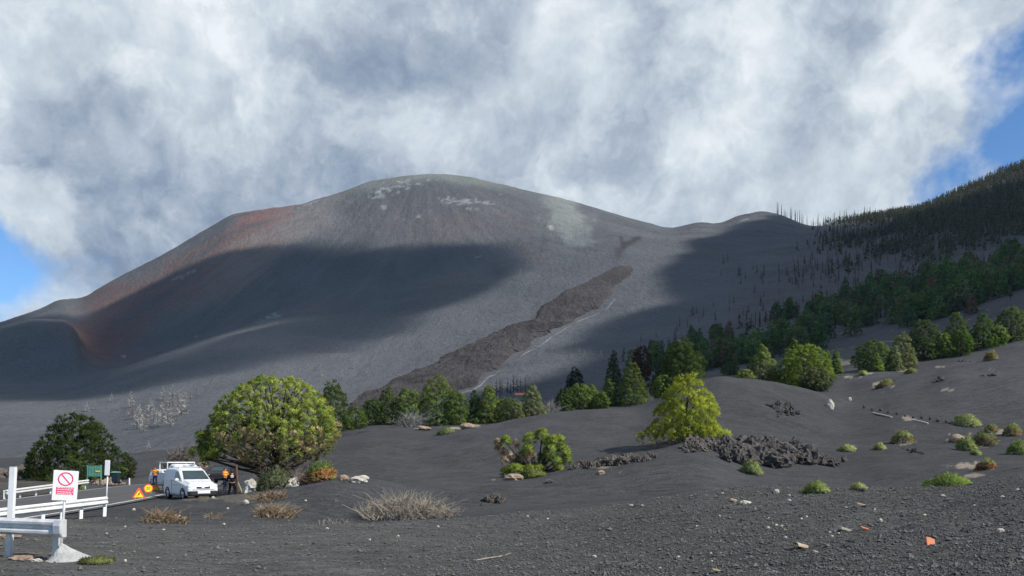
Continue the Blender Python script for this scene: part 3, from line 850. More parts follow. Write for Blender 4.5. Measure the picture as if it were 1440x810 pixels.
# ------------------------------------------------------------------ haze: one even box of air around everything below the clouds
hz = MB().box((0, 0, 0), (6800, 6800, 600)).mesh('haze', None)
M_HAZE = bpy.data.materials.new('haze'); M_HAZE.use_nodes = True
ct = M_HAZE.node_tree; ct.nodes.remove(ct.nodes['Principled BSDF'])
pv = ct.nodes.new('ShaderNodeVolumePrincipled')
pv.inputs['Color'].default_value = (0.55, 0.76, 1.0, 1); pv.inputs['Density'].default_value = 0.00004; pv.inputs['Anisotropy'].default_value = 0.1
ct.links.new(pv.outputs[0], ct.nodes['Material Output'].inputs['Volume'])
hz.materials.append(M_HAZE)
ob('haze', hz, loc=(0, 0, 210), kind='stuff')

# ------------------------------------------------------------------ vegetation builders
def unit(a): return a/np.maximum(np.linalg.norm(a, axis=-1, keepdims=True), 1e-9)

def blades(rng, C, Dr, L, w, nb, spread, cols, droop=0.0, outward=None):
    """needle or leaf tufts: nb thin blades from every centre C along Dr; faces wound to look outward"""
    n = len(C)
    d = unit(Dr[:, None, :]+rng.normal(0, spread, (n, nb, 3)))
    d[..., 2] -= droop*rng.random((n, nb))
    ln = np.asarray(L).reshape(-1, 1, 1)*rng.uniform(0.65, 1.2, (n, nb, 1))
    base = C[:, None, :]+d*ln*0.08
    tip = C[:, None, :]+d*ln
    ow = (Dr if outward is None else outward)[:, None, :]
    sd = unit(np.cross(d, rng.normal(0, 1, (n, nb, 3))))
    fn = np.cross(sd, d)
    sd = sd*np.where((fn*ow).sum(-1, keepdims=True) < 0, -1, 1)*w*0.5
    mid = base+(tip-base)*0.45
    V = np.stack([base, mid+sd, tip, mid-sd], 2).reshape(-1, 3)
    k = np.arange(n*nb)*4
    Fq = np.stack([k, k+1, k+2, k+3], 1)
    cc = np.repeat(cols[:, None, :], nb, 1)*rng.uniform(0.8, 1.2, (n, nb, 1))
    nm = unit(ow*0.9+unit(np.cross(sd, d))*0.35+d*0.25)
    blades.nrm = np.repeat(nm.reshape(-1, 3), 4, 0)
    return V, Fq, np.repeat(cc.reshape(-1, 3), 4, 0)

def leafmesh(name, V, Fq, m, K, N):
    me = mesh_np(name, V, Fq, m, K, True)
    me.normals_split_custom_set_from_vertices(N.astype(np.float32))
    return me

def join(parts):
    Vs, Fs, Cs, n = [], [], [], 0
    for v, f, c in parts:
        Vs.append(v); Fs.append(f+n); Cs.append(c); n += len(v)
    return np.vstack(Vs), np.vstack(Fs), np.vstack(Cs)

def lobes_env(rng, h, w, shape, n, z0=0.06, inner=0.60):
    """lobe centres on an envelope; returns centre, radius, outward direction"""
    out = []; ph = rng.random()*6
    for i in range(n):
        t = 1-(1-rng.random())**(0.62 if shape == 'cone' else 0.85)
        if shape == 'cone': R = 0.98*(1-t)**0.8+0.04
        elif shape == 'egg': R = 1.0*math.sqrt(max(0.0, 1-((t-0.30)/0.72)**2)) if t > .3 else 0.78+0.22*t/.3
        elif shape == 'dome': R = math.sqrt(max(0.0, 1-((t-0.28)/0.74)**2)) if t > .28 else 0.62+0.38*t/.28
        elif shape == 'pyr': R = (1-t)**0.58*0.98+0.05
        else: R = math.sqrt(max(0.0, 1-(2*t-1)**2))
        a = rng.random()*2*math.pi
        R *= rng.uniform(inner, 1.0)*(1+0.13*math.sin(a*3+t*5+ph)+0.10*math.sin(a*2-t*11+2*ph))
        p = np.array((math.cos(a)*R*w/2, math.sin(a)*R*w/2, h*(z0+(0.97-z0)*t)))
        o = unit(np.array((math.cos(a), math.sin(a), 0.25+1.3*t**2)))
        out.append((p, o, t))
    return out

def spaced(rng, cand, rad, want):
    """keep candidates no closer than rad"""
    keep = []; P = np.zeros((0, 3))
    for q in cand:
        if len(P) and np.min(((P-q[0])**2).sum(1)) < rad*rad: continue
        keep.append(q); P = np.vstack([P, q[0]])
        if len(keep) >= want: break
    return keep

def puffs(rng, lb, lr, ntuft, nb, L, bw, col, col2, brown=0.0, upb=0.35, spread=0.45):
    C, Dr, K, OUT = [], [], [], []
    for p, o, t in lb:
        r = lr*rng.uniform(0.65, 1.2)
        dd = unit(rng.normal(0, 1, (ntuft, 3))+o*0.75+np.array((0, 0, upb)))
        C.append(p+dd*r*rng.uniform(0.35, 0.8, (ntuft, 1))); Dr.append(unit(dd+np.array((0, 0, upb*.8)))); OUT.append(unit(dd+o[None]*0.35))
        k = rng.random()
        cc = np.repeat((col*k+col2*(1-k))[None], ntuft, 0)*rng.uniform(.85, 1.15, (ntuft, 1))*rng.uniform(.8, 1.2)
        if brown and rng.random() < brown*max(0, (0.50-t)/0.50)*1.5:
            q = rng.random(ntuft) < .8
            cc[q] = np.array((0.42, 0.33, 0.21))*rng.uniform(.55, 1.25, (q.sum(), 1))
        K.append(cc)
    C, Dr, K, OUT = map(np.vstack, (C, Dr, K, OUT))
    r_ = blades(rng, C, Dr, np.full(len(C), L), bw, nb, spread, K, outward=OUT)
    return r_, blades.nrm

def crown_mesh(seed, h, w, shape, nlobe, ntuft, nb, L, bw, col, col2=None, brown=0.0, lobe_r=None, z0=0.0, spread=0.45, upb=0.35, gap=0.86, fill=0.0, inner=0.60):
    rng = np.random.default_rng(seed)
    lr = lobe_r if lobe_r else 0.125*(h+w)/2
    lb = spaced(rng, lobes_env(rng, h, w, shape, nlobe*6, z0, inner), lr*gap, nlobe)
    if fill:
        for p, o, t in list(lb):
            if rng.random() < fill: lb.append((p*np.array((.62, .62, .97)), o, t))
    col = np.array(col); col2 = np.array(col2 if col2 is not None else col*0.75)
    r_, nn = puffs(rng, lb, lr, ntuft, nb, L, bw, col, col2, brown, upb, spread)
    return r_, nn, lb

def trunk_mesh(seed, h, r, lb, nlimb, lean=(0, 0), mt=None, top=0.9):
    rng = random.Random(seed)
    m = MB()
    pts = []; rad = []
    n = 6
    for i in range(n+1):
        t = i/n
        pts.append((lean[0]*t*t+rng.uniform(-.04, .04)*r*6*t, lean[1]*t*t+rng.uniform(-.04, .04)*r*6*t, -0.3+(h*top+0.3)*t)); rad.append(r*(1.15-t)+r*.04)
    m.tube(pts, rad, 7)
    for k in range(nlimb):
        p, o, t = lb[rng.randrange(len(lb))]
        z = max(0.05*h, p[2]*rng.uniform(.45, .8))
        q = z/h
        s = Vector((lean[0]*q*q, lean[1]*q*q, z))
        e = Vector(p.tolist())
        mid = s.lerp(e, .5)+Vector((0, 0, rng.uniform(-.04, .04)*h))
        m.tube([s, mid, e], [r*.38*(1.1-q), r*.26*(1.1-q), r*.10], 5)
    return m.mesh('trunk', mt or M_BARK, True)

def pine(name, label, px, top, wpx, d, shape, col, seed, col2=None, brown=0.0, det=1.0, group=None, z0=0.0, bell=None, lobe=None, cat='pine tree', upb=0.35):
    X, Y, Z = at(px, d)
    h = max(1.5, (HZ-top)/F*d+EYE-Z); w = wpx/F*d
    pix = d/F
    L = max(0.024*(h+w), 1.4*pix); bw = max(0.14*L, 0.55*pix)
    nl = int((230 if d < 90 else 150)*det); ntf = 20; nb = 9
    (V, Fq, K), NN, lb = crown_mesh(seed, h, w*0.93, shape, nl, ntf, nb, L, bw, col, col2, brown, lobe_r=(.095 if d < 110 else .110)*(h+w)/2, z0=z0, upb=upb, gap=1.15 if d < 110 else 1.05, fill=.55 if d < 110 else .35, inner=.80)
    t = thing(name, label, cat, (X, Y, Z-0.05), 0.0, group)
    ob('crown', leafmesh('crown', V, Fq, M_LEAF, K, NN), t)
    ob('trunk', trunk_mesh(seed+5, h, 0.028*h+0.04, lb, 12, top=.72), t)
    return t

GR_L, GR_L2 = (0.237, 0.300, 0.062), (0.132, 0.192, 0.042)
GR_M, GR_M2 = (0.175, 0.244, 0.062), (0.102, 0.156, 0.043)
GR_D, GR_D2 = (0.081, 0.119, 0.040), (0.050, 0.079, 0.030)
GR_Y, GR_Y2 = (0.331, 0.375, 0.053), (0.198, 0.246, 0.042)
GR_G, GR_G2 = (0.206, 0.237, 0.119), (0.126, 0.162, 0.072)

# ------------------------------------------------------------------ the large round pine by the vans
d0 = 48.5
X, Y, Z = at(389, d0)
h0 = (HZ-528)/F*d0+EYE-Z; w0 = 172/F*d0
rng = np.random.default_rng(7)
t_big = thing('pine_tree', 'large round green pine with browned lower tufts beside the white vans', 'pine tree', (X, Y, Z-.1))
C, Dr, K = [], [], []
def dome_r(t): return math.sqrt(max(0.0, 1-((t-0.30)/0.72)**2)) if t > .30 else 0.52+0.48*(t/.30)**.7
cand = []
for i in range(9000):
    t = rng.random()**0.85
    a = rng.random()*2*math.pi
    R = dome_r(t)*rng.uniform(.86, 1.0)*(1+.06*math.sin(2*a+1)+.05*math.sin(5*a+6*t))
    p = np.array((math.cos(a)*R*(w0/2-.35)+0.10*(1-t), math.sin(a)*R*(w0/2-.35), h0*(0.31+0.655*t)))
    cand.append((p, unit(np.array((math.cos(a)*R, math.sin(a)*R, (t-.30)*1.2))), t))
lbs = spaced(rng, cand, .53, 700)
for cx, cz, rr in [(-4.75, 3.0, .65), (-4.45, 3.7, .7), (-3.75, 5.0, .25), (-4.5, 2.6, .5), (-4.1, 3.1, .8), (-3.9, 4.1, .6)]:      # side lobe on the left
    for i in range(int(4+rr*14)):
        o = unit(rng.normal(0, 1, 3)+np.array((-.3, 0, .4)))
        lbs.append((np.array((cx, rng.normal(0, .3), cz))+o*rr*rng.uniform(.4, .8), o, .5))
for i in range(90):                                                              # inner shoots
    a = rng.random()*6.283; t = rng.uniform(.15, .8); R = dome_r(t)*rng.uniform(.3, .7)*w0/2
    lbs.append((np.array((math.cos(a)*R, math.sin(a)*R, h0*(.27+.66*t))), unit(np.array((math.cos(a), math.sin(a), .6))), t))
(V, Fq, Kc), NN = puffs(rng, lbs, .35, 20, 9, .22, .036, np.array((0.31, 0.355, 0.085)), np.array((0.185, 0.245, 0.060)), brown=.62)
ob('crown', leafmesh('crown', V, Fq, M_LEAF, Kc, NN), t_big)
m = MB()
rn = random.Random(4)
m.tube([(0, 0, -.4), (-.1, 0, 1.0), (.1, .1, 2.6), (.0, 0, h0*.8)], [.34, .28, .22, .05], 9)
m.tube([(-.1, 0, .1), (-.8, -.1, 1.0), (-1.6, -.2, 2.0), (-2.4, 0, 3.2)], [.16, .13, .10, .04], 7)
for k in range(60):
    p, o, t = lbs[rn.randrange(len(lbs)-100)]
    s = Vector((0, 0, max(.7, p[2]*rn.uniform(.4, .75)))); e = Vector(p.tolist())
    m.tube([s, s.lerp(e, .5)+Vector((0, 0, rn.uniform(-.3, .2))), e], [.10, .06, .025], 5)
m.build('trunk', M_BARK, t_big, smooth=True)
# dead lower twigs
V = []; rng2 = np.random.default_rng(3)
nq = 260
a = rng2.random(nq)*2*math.pi
Cq = np.stack([np.abs(np.cos(a))*rng2.uniform(.3, 2.9, nq)-.5, np.sin(a)*rng2.uniform(.3, 2.4, nq), rng2.uniform(.5, 2.2, nq)], 1)
Vd, Fd, Kd = blades(rng2, Cq, unit(np.stack([np.cos(a), np.sin(a), np.full(nq, -.4)], 1)), np.full(nq, .9), .035, 5, .7, np.full((nq, 3), .12)*np.array((1.2, .95, .7)))
ob('dead_twigs', mesh_np('dead_twigs', Vd, Fd, M_DRY, Kd), t_big)

# ------------------------------------------------------------------ other single pines, near to far
PINES = [
 # px, top, width, depth, shape, colour, colour2, brown, detail, label
 (108, 586, 146, 82, 'pyr', (0.070, 0.098, 0.026), (0.038, 0.060, 0.020), .0, 2.2, 'broad dark green pine across the road on the far left'),
 (966, 527, 112, 57, 'pyr', GR_Y, GR_Y2, .0, 2.4, 'bright yellow green pine above the jagged lava on the middle dune'),
 (958, 480, 88, 100, 'pyr', GR_D, (0.050, 0.075, 0.024), .0, 1.5, 'dark pine just behind the bright yellow green pine'),
 (933, 528, 34, 98, 'dome', GR_M, GR_M2, .0, .6, 'small mid green pine hugging the left foot of the dark middle pine'),
 (1072, 485, 56, 100, 'cone', GR_G, GR_M, .0, 1.1, 'pale green leaning pine standing on the dune crest right of the dark middle pine'),
 (1048, 520, 30, 99, 'dome', GR_G, GR_M, .0, .6, 'low pale pine shrub left of the leaning pine on the dune crest'),
 (1130, 487, 74, 97, 'dome', (0.13, 0.18, 0.030), GR_M, .0, 1.7, 'round bright green pine in the hollow right of the dune crest'),
 (1146, 518, 44, 93, 'dome', (0.10, 0.115, 0.075), GR_G2, .0, .8, 'grey green bushy pine in front of the round bright pine'),
 (1116, 476, 24, 118, 'cone', GR_M, GR_M2, .0, .5, 'dim green pine tip behind the round bright pine'),
 (1163, 493, 20, 140, 'cone', GR_M, GR_M2, .0, .5, 'left of two small pines on the pale patched ash flat'),
 (1176, 491, 18, 141, 'cone', GR_M, GR_M2, .0, .5, 'right of two small pines on the pale patched ash flat'),
 (1228, 481, 50, 140, 'dome', (0.07, 0.12, 0.035), GR_M2, .0, 1.0, 'first pine on the left of the right hand row, low and round'),
 (1232, 496, 22, 136, 'cone', GR_M, GR_M2, .0, .5, 'little green pine in front of the low round pine in the right row'),
 (1268, 464, 40, 141, 'cone', GR_G, GR_G2, .0, 1.0, 'pale green tall pine second from the left in the right hand row'),
 (1258, 484, 24, 137, 'cone', GR_G, GR_G2, .0, .5, 'small pale pine at the foot of the pale tall one in the right row'),
 (1298, 451, 40, 146, 'egg', (0.07, 0.09, 0.035), GR_D, .0, 1.0, 'dull green tall pine in the middle of the right hand row'),
 (1325, 470, 30, 145, 'dome', GR_M, GR_M2, .0, .7, 'low green pine between two taller pines of the right row'),
 (1346, 438, 44, 150, 'cone', GR_M, GR_D, .0, 1.0, 'dark tapering pine rising behind low ones in the right row'),
 (1352, 466, 30, 144, 'dome', (0.075, 0.13, 0.03), GR_M2, .0, .7, 'rounded fresh green pine in front of the tapering pine at right'),
 (1383, 440, 46, 148, 'cone', (0.075, 0.135, 0.03), GR_M2, .0, 1.1, 'vivid green tapering pine near the right end of the row'),
 (1404, 458, 26, 148, 'dome', GR_M, GR_M2, .0, .6, 'short green pine right beside the vivid tapering pine'),
 (1422, 434, 42, 150, 'egg', GR_G2, GR_M2, .0, 1.0, 'greyish green pine last in the right hand row'),
 (468, 538, 58, 118, 'pyr', (0.085, 0.12, 0.032), GR_D, .0, 1.3, 'dark pine right behind the large round pine'),
 (500, 573, 36, 120, 'dome', GR_M, GR_D, .0, .6, 'low green pine bush right of the dark pine behind the large round pine'),
 (545, 543, 46, 128, 'cone', (0.095, 0.135, 0.036), GR_D, .0, 1.0, 'dark cone shaped pine at the left of the middle row'),
 (525, 563, 36, 127, 'dome', GR_D, GR_D2, .0, .7, 'low dark pine leaning on the cone shaped pine of the middle row'),
 (574, 548, 44, 127, 'egg', GR_M, GR_D, .0, .9, 'mid green pine between the cone shaped pine and the tallest of the row'),
 (614, 529, 66, 128, 'pyr', (0.15, 0.20, 0.045), GR_M2, .0, 1.4, 'tallest and fullest green pine of the middle row'),
 (641, 551, 34, 126, 'egg', GR_M, GR_M2, .0, .7, 'narrow pine touching the right of the tallest pine'),
 (668, 549, 30, 129, 'cone', GR_D, GR_D2, .0, .7, 'narrow dark pine right of the gap in the middle row'),
 (687, 541, 44, 128, 'cone', (0.17, 0.21, 0.05), GR_M2, .0, 1.0, 'tall yellowish pine with a thin top left of the orange roof'),
 (713, 560, 36, 127, 'dome', GR_M, GR_M2, .0, .7, 'round low pine below and left of the orange roof'),
 (748, 540, 40, 130, 'cone', GR_G, GR_G2, .0, .9, 'pale silvery green pine right of the orange roof'),
 (722, 561, 30, 122, 'dome', GR_G, GR_G2, .0, .6, 'silvery low pine shrub below the orange roof'),
 (793, 544, 36, 134, 'cone', GR_D, GR_D2, .0, .8, 'dark blue green pine beginning the group right of the bleached shrub'),
 (815, 541, 44, 136, 'egg', GR_M, GR_D, .0, 1.0, 'full dark green pine in the group right of the bleached shrub'),
 (833, 539, 30, 138, 'cone', GR_M, GR_M2, .0, .6, 'thin pine between the full dark pine and the tall pine of the group'),
 (858, 532, 36, 139, 'cone', (0.14, 0.20, 0.05), GR_M2, .0, .8, 'fresh green pine leaning on the tall pine of the group'),
 (845, 552, 24, 134, 'dome', GR_M, GR_M2, .0, .5, 'little round pine low in the group beside the tall pine'),
 (888, 509, 52, 138, 'cone', (0.135, 0.165, 0.05), GR_M2, .0, 1.4, 'tall green pine ending the group left of the dark middle pine'),
 (809, 515, 36, 190, 'cone', (0.035, 0.045, 0.022), (0.025, 0.03, 0.018), .0, .8, 'dim brownish pine standing on the shaded slope behind the group'),
 (863, 493, 24, 230, 'cone', GR_D, GR_D2, .0, .6, 'slim dark pine on the shaded slope left of the rusty pine'),
 (902, 488, 26, 240, 'egg', (0.14, 0.055, 0.03), (0.09, 0.05, 0.03), .0, .6, 'rusty brown pine at the left end of the forest belt'),
 (1027, 482, 26, 175, 'cone', (0.06, 0.075, 0.05), GR_G2, .0, .7, 'grey green pine alone below the forest belt'),
]
for i, (px_, top, wp, d, shp, c1, c2, br, det, lab_) in enumerate(PINES):
    pine('pine_tree', lab_, px_, top, wp, d, shp, c1, 100+i*7, c2, br, det)

# ------------------------------------------------------------------ low tufted pine on open branches in front of the dune
X, Y, Z = hit(752, 668, 42)
pxm = Y/F
t = thing('pine_tree', 'low open branched pine with separate green puffs on the slope', 'pine tree', (X, Y, Z-.05))
rng = np.random.default_rng(12)
PUFF = [(762, 612, 11, 9), (745, 618, 10, 9), (770, 624, 9, 7), (775, 618, 8, 7), (786, 619, 8, 8), (792, 636, 11, 12), (772, 632, 9, 8), (797, 646, 8, 9), (710, 620, 8, 7), (764, 644, 9, 8),
        (758, 660, 13, 9), (742, 632, 8, 7), (780, 648, 8, 7), (725, 661, 15, 8), (712, 665, 9, 6), (743, 661, 10, 7), (785, 660, 7, 5)]
C, Dr, K = [], [], []
m = MB()
for cx, cy, rw, rh in PUFF:
    p = np.array(((cx-752)*pxm, rng.normal(0, .35), (668-cy)*pxm))
    n = int(rw*3.4)
    o = unit(rng.normal(0, 1, (n, 3))+np.array((0, 0, .5)))
    C.append(p+o*np.array((rw, rw, rh))*pxm*.55); Dr.append(unit(o+np.array((0, 0, .5))))
    g_ = rng.random()
    kk = np.repeat((np.array(GR_L)*g_+np.array(GR_M)*(1-g_))[None], n, 0)*rng.uniform(.8, 1.2, (n, 1))
    K.append(kk)
    e = Vector(p.tolist())
    m.tube([(.15, 0, .1), (e.x*.5+.1, e.y*.5, e.z*.45), e], [.09, .06, .03], 5)
for cx, cy in [(701, 627), (704, 634), (700, 622), (725, 622), (716, 641), (728, 640), (735, 637), (745, 637), (748, 642), (722, 645), (731, 650), (738, 644), (708, 646)]:
    p = np.array(((cx-752)*pxm, rng.normal(0, .3), (668-cy)*pxm)); n = 6
    o = unit(rng.normal(0, 1, (n, 3))+np.array((0, 0, -.2)))
    C.append(p+o*.08); Dr.append(o); K.append(np.repeat(np.array((.32, .25, .18))[None], n, 0)*rng.uniform(.6, 1.4, (n, 1)))
    e = Vector(p.tolist()); m.tube([(0, 0, .2), (e.x*.6, e.y*.5, e.z*.6), e], [.05, .035, .02], 5)
V, Fq, Kc = blades(rng, np.vstack(C), np.vstack(Dr), np.full(sum(len(c) for c in C), .32), .035, 26, .5, np.vstack(K))
ob('crown', leafmesh('crown', V, Fq, M_LEAF, Kc, blades.nrm), t)
m.build('trunk', M_BARK, t, smooth=True)

# ------------------------------------------------------------------ forest belt and forested hill
def forest_density(px, py, d):
    """how thick the pines stand, read off the photograph's belt and hill"""
    low = np.interp(px, [870, 950, 1000, 1060, 1120, 1200, 1260, 1320, 1380, 1440, 1740], [520, 533, 520, 512, 500, 484, 474, 462, 438, 424, 380])
    upb = np.interp(px, [870, 950, 1000, 1060, 1120, 1180, 1240, 1300, 1380, 1440, 1740], [508, 488, 474, 456, 436, 412, 396, 388, 370, 350, 280])
    belt = ((py < low) & (py > upb)).astype(float)*(.12+.88*sstep(880, 1080, px))
    hill = sstep(0, 260, px-np.interp(py, [225, 320, 360, 400, 440], [1090, 1120, 1110, 1140, 1180]))**1.4*(py <= upb)*sstep(430, 520, d)
    return belt, hill
rng = np.random.default_rng(77)
n = 130000
dd_ = np.sqrt(rng.uniform(225**2, 940**2, n)); pp_ = rng.uniform(860, 1560, n)
xx_ = (pp_-720)/F*dd_
zz_ = ground(xx_, dd_)
yy_ = HZ-(zz_-EYE)*F/dd_
bl, hl = forest_density(pp_, yy_, dd_)
cl = fbm(xx_/38, dd_/38, 3, 121)
sk = np.interp(pp_, [a for a, b, c in sky_c], [b for a, b, c in sky_c])
dsk = np.interp(pp_, [a for a, b, c in sky_c], [c for a, b, c in sky_c])
prob = (bl*np.clip(.38+2.2*cl, .03, 1)*0.33 + hl*np.clip(.50+.4*sstep(1200, 1350, pp_)+1.9*cl, .05, 1)*1.0)
keep = (rng.random(n) < prob) & (dd_ < dsk+4)
idx = np.nonzero(keep)[0]
# thin by spacing
taken = {}
sel = []
for i in idx:
    cs = 5.2 if dd_[i] < 450 else 3.7
    kx, ky = int(xx_[i]//cs), int(dd_[i]//cs)
    if (kx, ky) in taken: continue
    taken[(kx, ky)] = 1; sel.append(i)
sel = np.array(sel)
hgt = rng.uniform(4.5, 9.8, len(sel))*np.where(dd_[sel] > 500, 1.05, 1.0)
size = hgt/dd_[sel]
inview = pp_[sel] < 1446
order = np.argsort(-(size*inview))
N_IND = min(250, int(inview.sum()))
PROT = []
FC = [((0.154, 0.251, 0.107), (0.091, 0.16, 0.071)), ((0.193, 0.287, 0.116), (0.107, 0.179, 0.077)), ((0.128, 0.205, 0.107), (0.088, 0.139, 0.077)), ((0.205, 0.256, 0.14), (0.128, 0.165, 0.091)), ((0.294, 0.2, 0.14), (0.179, 0.14, 0.107)), ((0.174, 0.268, 0.102), (0.102, 0.174, 0.071))]
for k, (c1, c2) in enumerate(FC):
    (V, Fq, K), NN, lb = crown_mesh(500+k, 10.0, 5.2+0.5*(k % 3), 'cone' if k != 3 else 'egg', 44, 7, 7, 0.95, 0.30, c1, c2, z0=.06)
    PROT.append((leafmesh('crown', V, Fq, M_LEAF, K, NN), trunk_mesh(520+k, 10.0, .20, lb, 6)))
LAB_F = ['dark green pine in the shaded forest belt on the right hillside'] * 6
for rank, oi in enumerate(order[:N_IND]):
    i = sel[oi]
    k = int(rng.integers(0, 6))
    if k == 4 and rng.random() < .5: k = 0
    zx = 'left tail' if pp_[i] < 1040 else ('left half' if pp_[i] < 1160 else ('middle' if pp_[i] < 1290 else 'right end'))
    lowl = np.interp(pp_[i], [870, 950, 1000, 1060, 1120, 1200, 1260, 1320, 1380, 1440], [520, 533, 520, 512, 500, 484, 474, 462, 438, 424])
    zy = 'lower fringe' if yy_[i] > lowl-14 else ('heart' if yy_[i] > lowl-38 else 'upper side')
    zone = '%s of the forest belt, %s' % (zy, zx)
    lab_ = ('browned pine in the ' if k == 4 else 'shaded green pine in the ')+zone+' of the hill'
    t = thing('pine_tree', lab_, 'pine tree', (xx_[i], dd_[i], zz_[i]-.2), float(rng.uniform(0, 6.28)), ('browned pines, ' if k == 4 else 'green pines, ')+zone)
    s_ = hgt[oi]/10.0
    t.scale = (s_*rng.uniform(.85, 1.2),)*2+(s_,)
    ob('crown', PROT[k][0], t); ob('trunk', PROT[k][1], t)
# the rest of the wood: too many to count, one mesh
rest = order[N_IND:]
VV, FF, KK, NN = [], [], [], []; nv = 0
for oi in rest:
    i = sel[oi]; h = hgt[oi]; br = rng.random()
    nearsky = sk[i]+30 > yy_[i]
    burnt = br < (.50 if nearsky else .38)
    w = h*(rng.uniform(.10, .2) if burnt else rng.uniform(.34, .46))
    c = np.array((0.105, 0.085, 0.070))*rng.uniform(.6, 1.4) if burnt else np.array((0.070, 0.082, 0.056))*rng.uniform(.7, 1.4)
    nt_ = 8 if burnt else 16
    tq = np.sort(rng.random(nt_))*.9
    a = rng.random(nt_)*6.283
    R = w/2*(1-tq)**.8
    lo = np.stack([np.zeros(nt_), np.zeros(nt_), h*(tq*.95+.10)], 1)           # at the trunk
    tip = np.stack([np.cos(a)*R, np.sin(a)*R, h*(tq*.93+.02)], 1)               # drooping branch tip
    side = np.stack([-np.sin(a), np.cos(a), np.zeros(nt_)], 1)*(R[:, None]*.55+.12)
    q = np.stack([lo, tip-side, tip+np.array((0, 0, -.05*h)), tip+side], 1)
    trk = np.array([[(-.14, 0, -.3), (.14, 0, -.3), (.05, 0, h), (-.05, 0, h)], [(0, -.14, -.3), (0, .14, -.3), (0, .05, h), (0, -.05, h)]])
    q = np.concatenate([q, trk])+np.array((xx_[i], dd_[i], zz_[i]))
    VV.append(q.reshape(-1, 3)); m4 = nt_+2
    FF.append(np.arange(m4*4).reshape(-1, 4)+nv); nv += m4*4
    kc = np.repeat(c[None], m4, 0)*rng.uniform(.75, 1.25, (m4, 1)); kc[-2:] = (.06, .05, .045)
    KK.append(np.repeat(kc, 4, 0))
    no = np.concatenate([np.stack([np.cos(a), np.sin(a), np.full(nt_, .5)], 1), [(0, -1, 0), (1, 0, 0)]]); NN.append(np.repeat(no, 4, 0))
if VV:
    me = mesh_np('far_forest', np.vstack(VV), np.vstack(FF), M_LEAF, np.vstack(KK), False)
    ob('far_forest', me, kind='stuff')
print('forest', len(sel), N_IND, len(rest))

# ------------------------------------------------------------------ burnt and bleached trees
def dead_mesh(seed, h, w, nbr, mt, tw=1.0, col=(.3, .29, .27), fine=8):
    """bare trunk with whorls of thin twigs"""
    rng_ = np.random.default_rng(seed); rn = random.Random(seed); m = MB()
    m.tube([(0, 0, -.4), (rn.uniform(-.1, .1), 0, h*.5), (rn.uniform(-.2, .2), 0, h)], [.15*tw, .10*tw, .03*tw], 5)
    me = m.mesh('dead_tree', mt, True)
    if nbr == 0: return me, None
    t = rng_.uniform(.10, .97, nbr); a = rng_.random(nbr)*6.283
    C = np.stack([np.zeros(nbr), np.zeros(nbr), h*t], 1)
    dr = np.stack([np.cos(a), np.sin(a), rng_.uniform(-.15, .55, nbr)], 1)
    ln = w/2*(1-t*.85)*rng_.uniform(.6, 1.15, nbr)
    col = np.array(col)
    A = blades(rng_, C, dr, ln, .20*tw, 2, .12, np.repeat(col[None], nbr, 0)); n1 = blades.nrm
    C2 = np.repeat(C+unit(dr)*ln[:, None]*.55, 3, 0); d2 = np.repeat(dr, 3, 0)+rng_.normal(0, .5, (nbr*3, 3))
    B = blades(rng_, C2, d2, np.repeat(ln*.5, 3), .15*tw, 2, .35, np.repeat(col[None], nbr*3, 0))
    V, Fq, K = join([A, B])
    return me, mesh_np('twigs', V, Fq, M_DRY, K)
DG = [dead_mesh(k, 9.0, 5.6, 44, M_GREYWOOD, 1.2, (.34, .325, .30)) for k in range(4)]
DB = [dead_mesh(20+k, 9.0, 3.6, 30, M_BURNT, 1.2, (.075, .062, .055)) for k in range(3)]
DR = [dead_mesh(30+k, 9.0, 3.2, 30, M_RUST, 1.2, (.20, .14, .105)) for k in range(3)]
POLE = [dead_mesh(40+k, 9.0, 1.6, 8, M_RUST if k else M_BURNT, 1.8, (.12, .09, .07)) for k in range(3)]
rn = random.Random(9)
def dead(px_, py_, hp, prot, lab_, grp, dmin=150, dd=None):
    if dd is None: X, Y, Z = hit(px_, py_, dmin)
    else: X, Y, Z = at(px_, dd)
    h = hp/F*Y
    tm, wm = rn.choice(prot)
    o = thing('dead_tree', lab_, 'dead tree', (X, Y, Z-.1), rn.random()*6.28, grp)
    o.scale = (h/9.0,)*3
    ob('trunk', tm, o); ob('twigs', wm, o)
for (a, b, c) in [(222, 600, 24), (228, 598, 30), (236, 590, 22), (245, 585, 26), (255, 582, 28), (262, 578, 22), (205, 598, 26), (196, 594, 24), (193, 602, 30), (186, 588, 22), (251, 570, 24), (238, 572, 20), (212, 578, 18), (229, 562, 18), (243, 556, 16), (184, 572, 20), (260, 560, 12), (268, 558, 10), (202, 606, 20), (248, 590, 18), (216, 590, 20), (240, 598, 20)]:
    dead(a, b+2, c*1.18, DG, 'bleached leafless tree in the cluster on the pale plain between the two left pines', 'bleached trees on the plain below the cone')
for (a, b, c) in [(122, 580, 16), (134, 577, 14), (157, 566, 14), (150, 603, 14), (104, 582, 10), (166, 578, 10), (209, 632, 14), (480, 535, 16), (497, 520, 12), (452, 530, 10), (516, 528, 8), (279, 557, 10)]:
    dead(a, b, c, DG, 'lone faint bleached tree on the open grey plain', 'scattered bleached trees')
for (a, b, c) in [(877, 466, 16), (772, 492, 14), (780, 494, 12), (808, 488, 16), (796, 490, 10), (815, 497, 8), (830, 500, 10), (822, 508, 16), (832, 514, 12), (845, 505, 14), (771, 527, 12), (905, 440, 10)]:
    dead(a, b, c, DG, 'pale dead tree standing on the grey slope right of the lava tongue', 'dead trees right of the lava tongue')
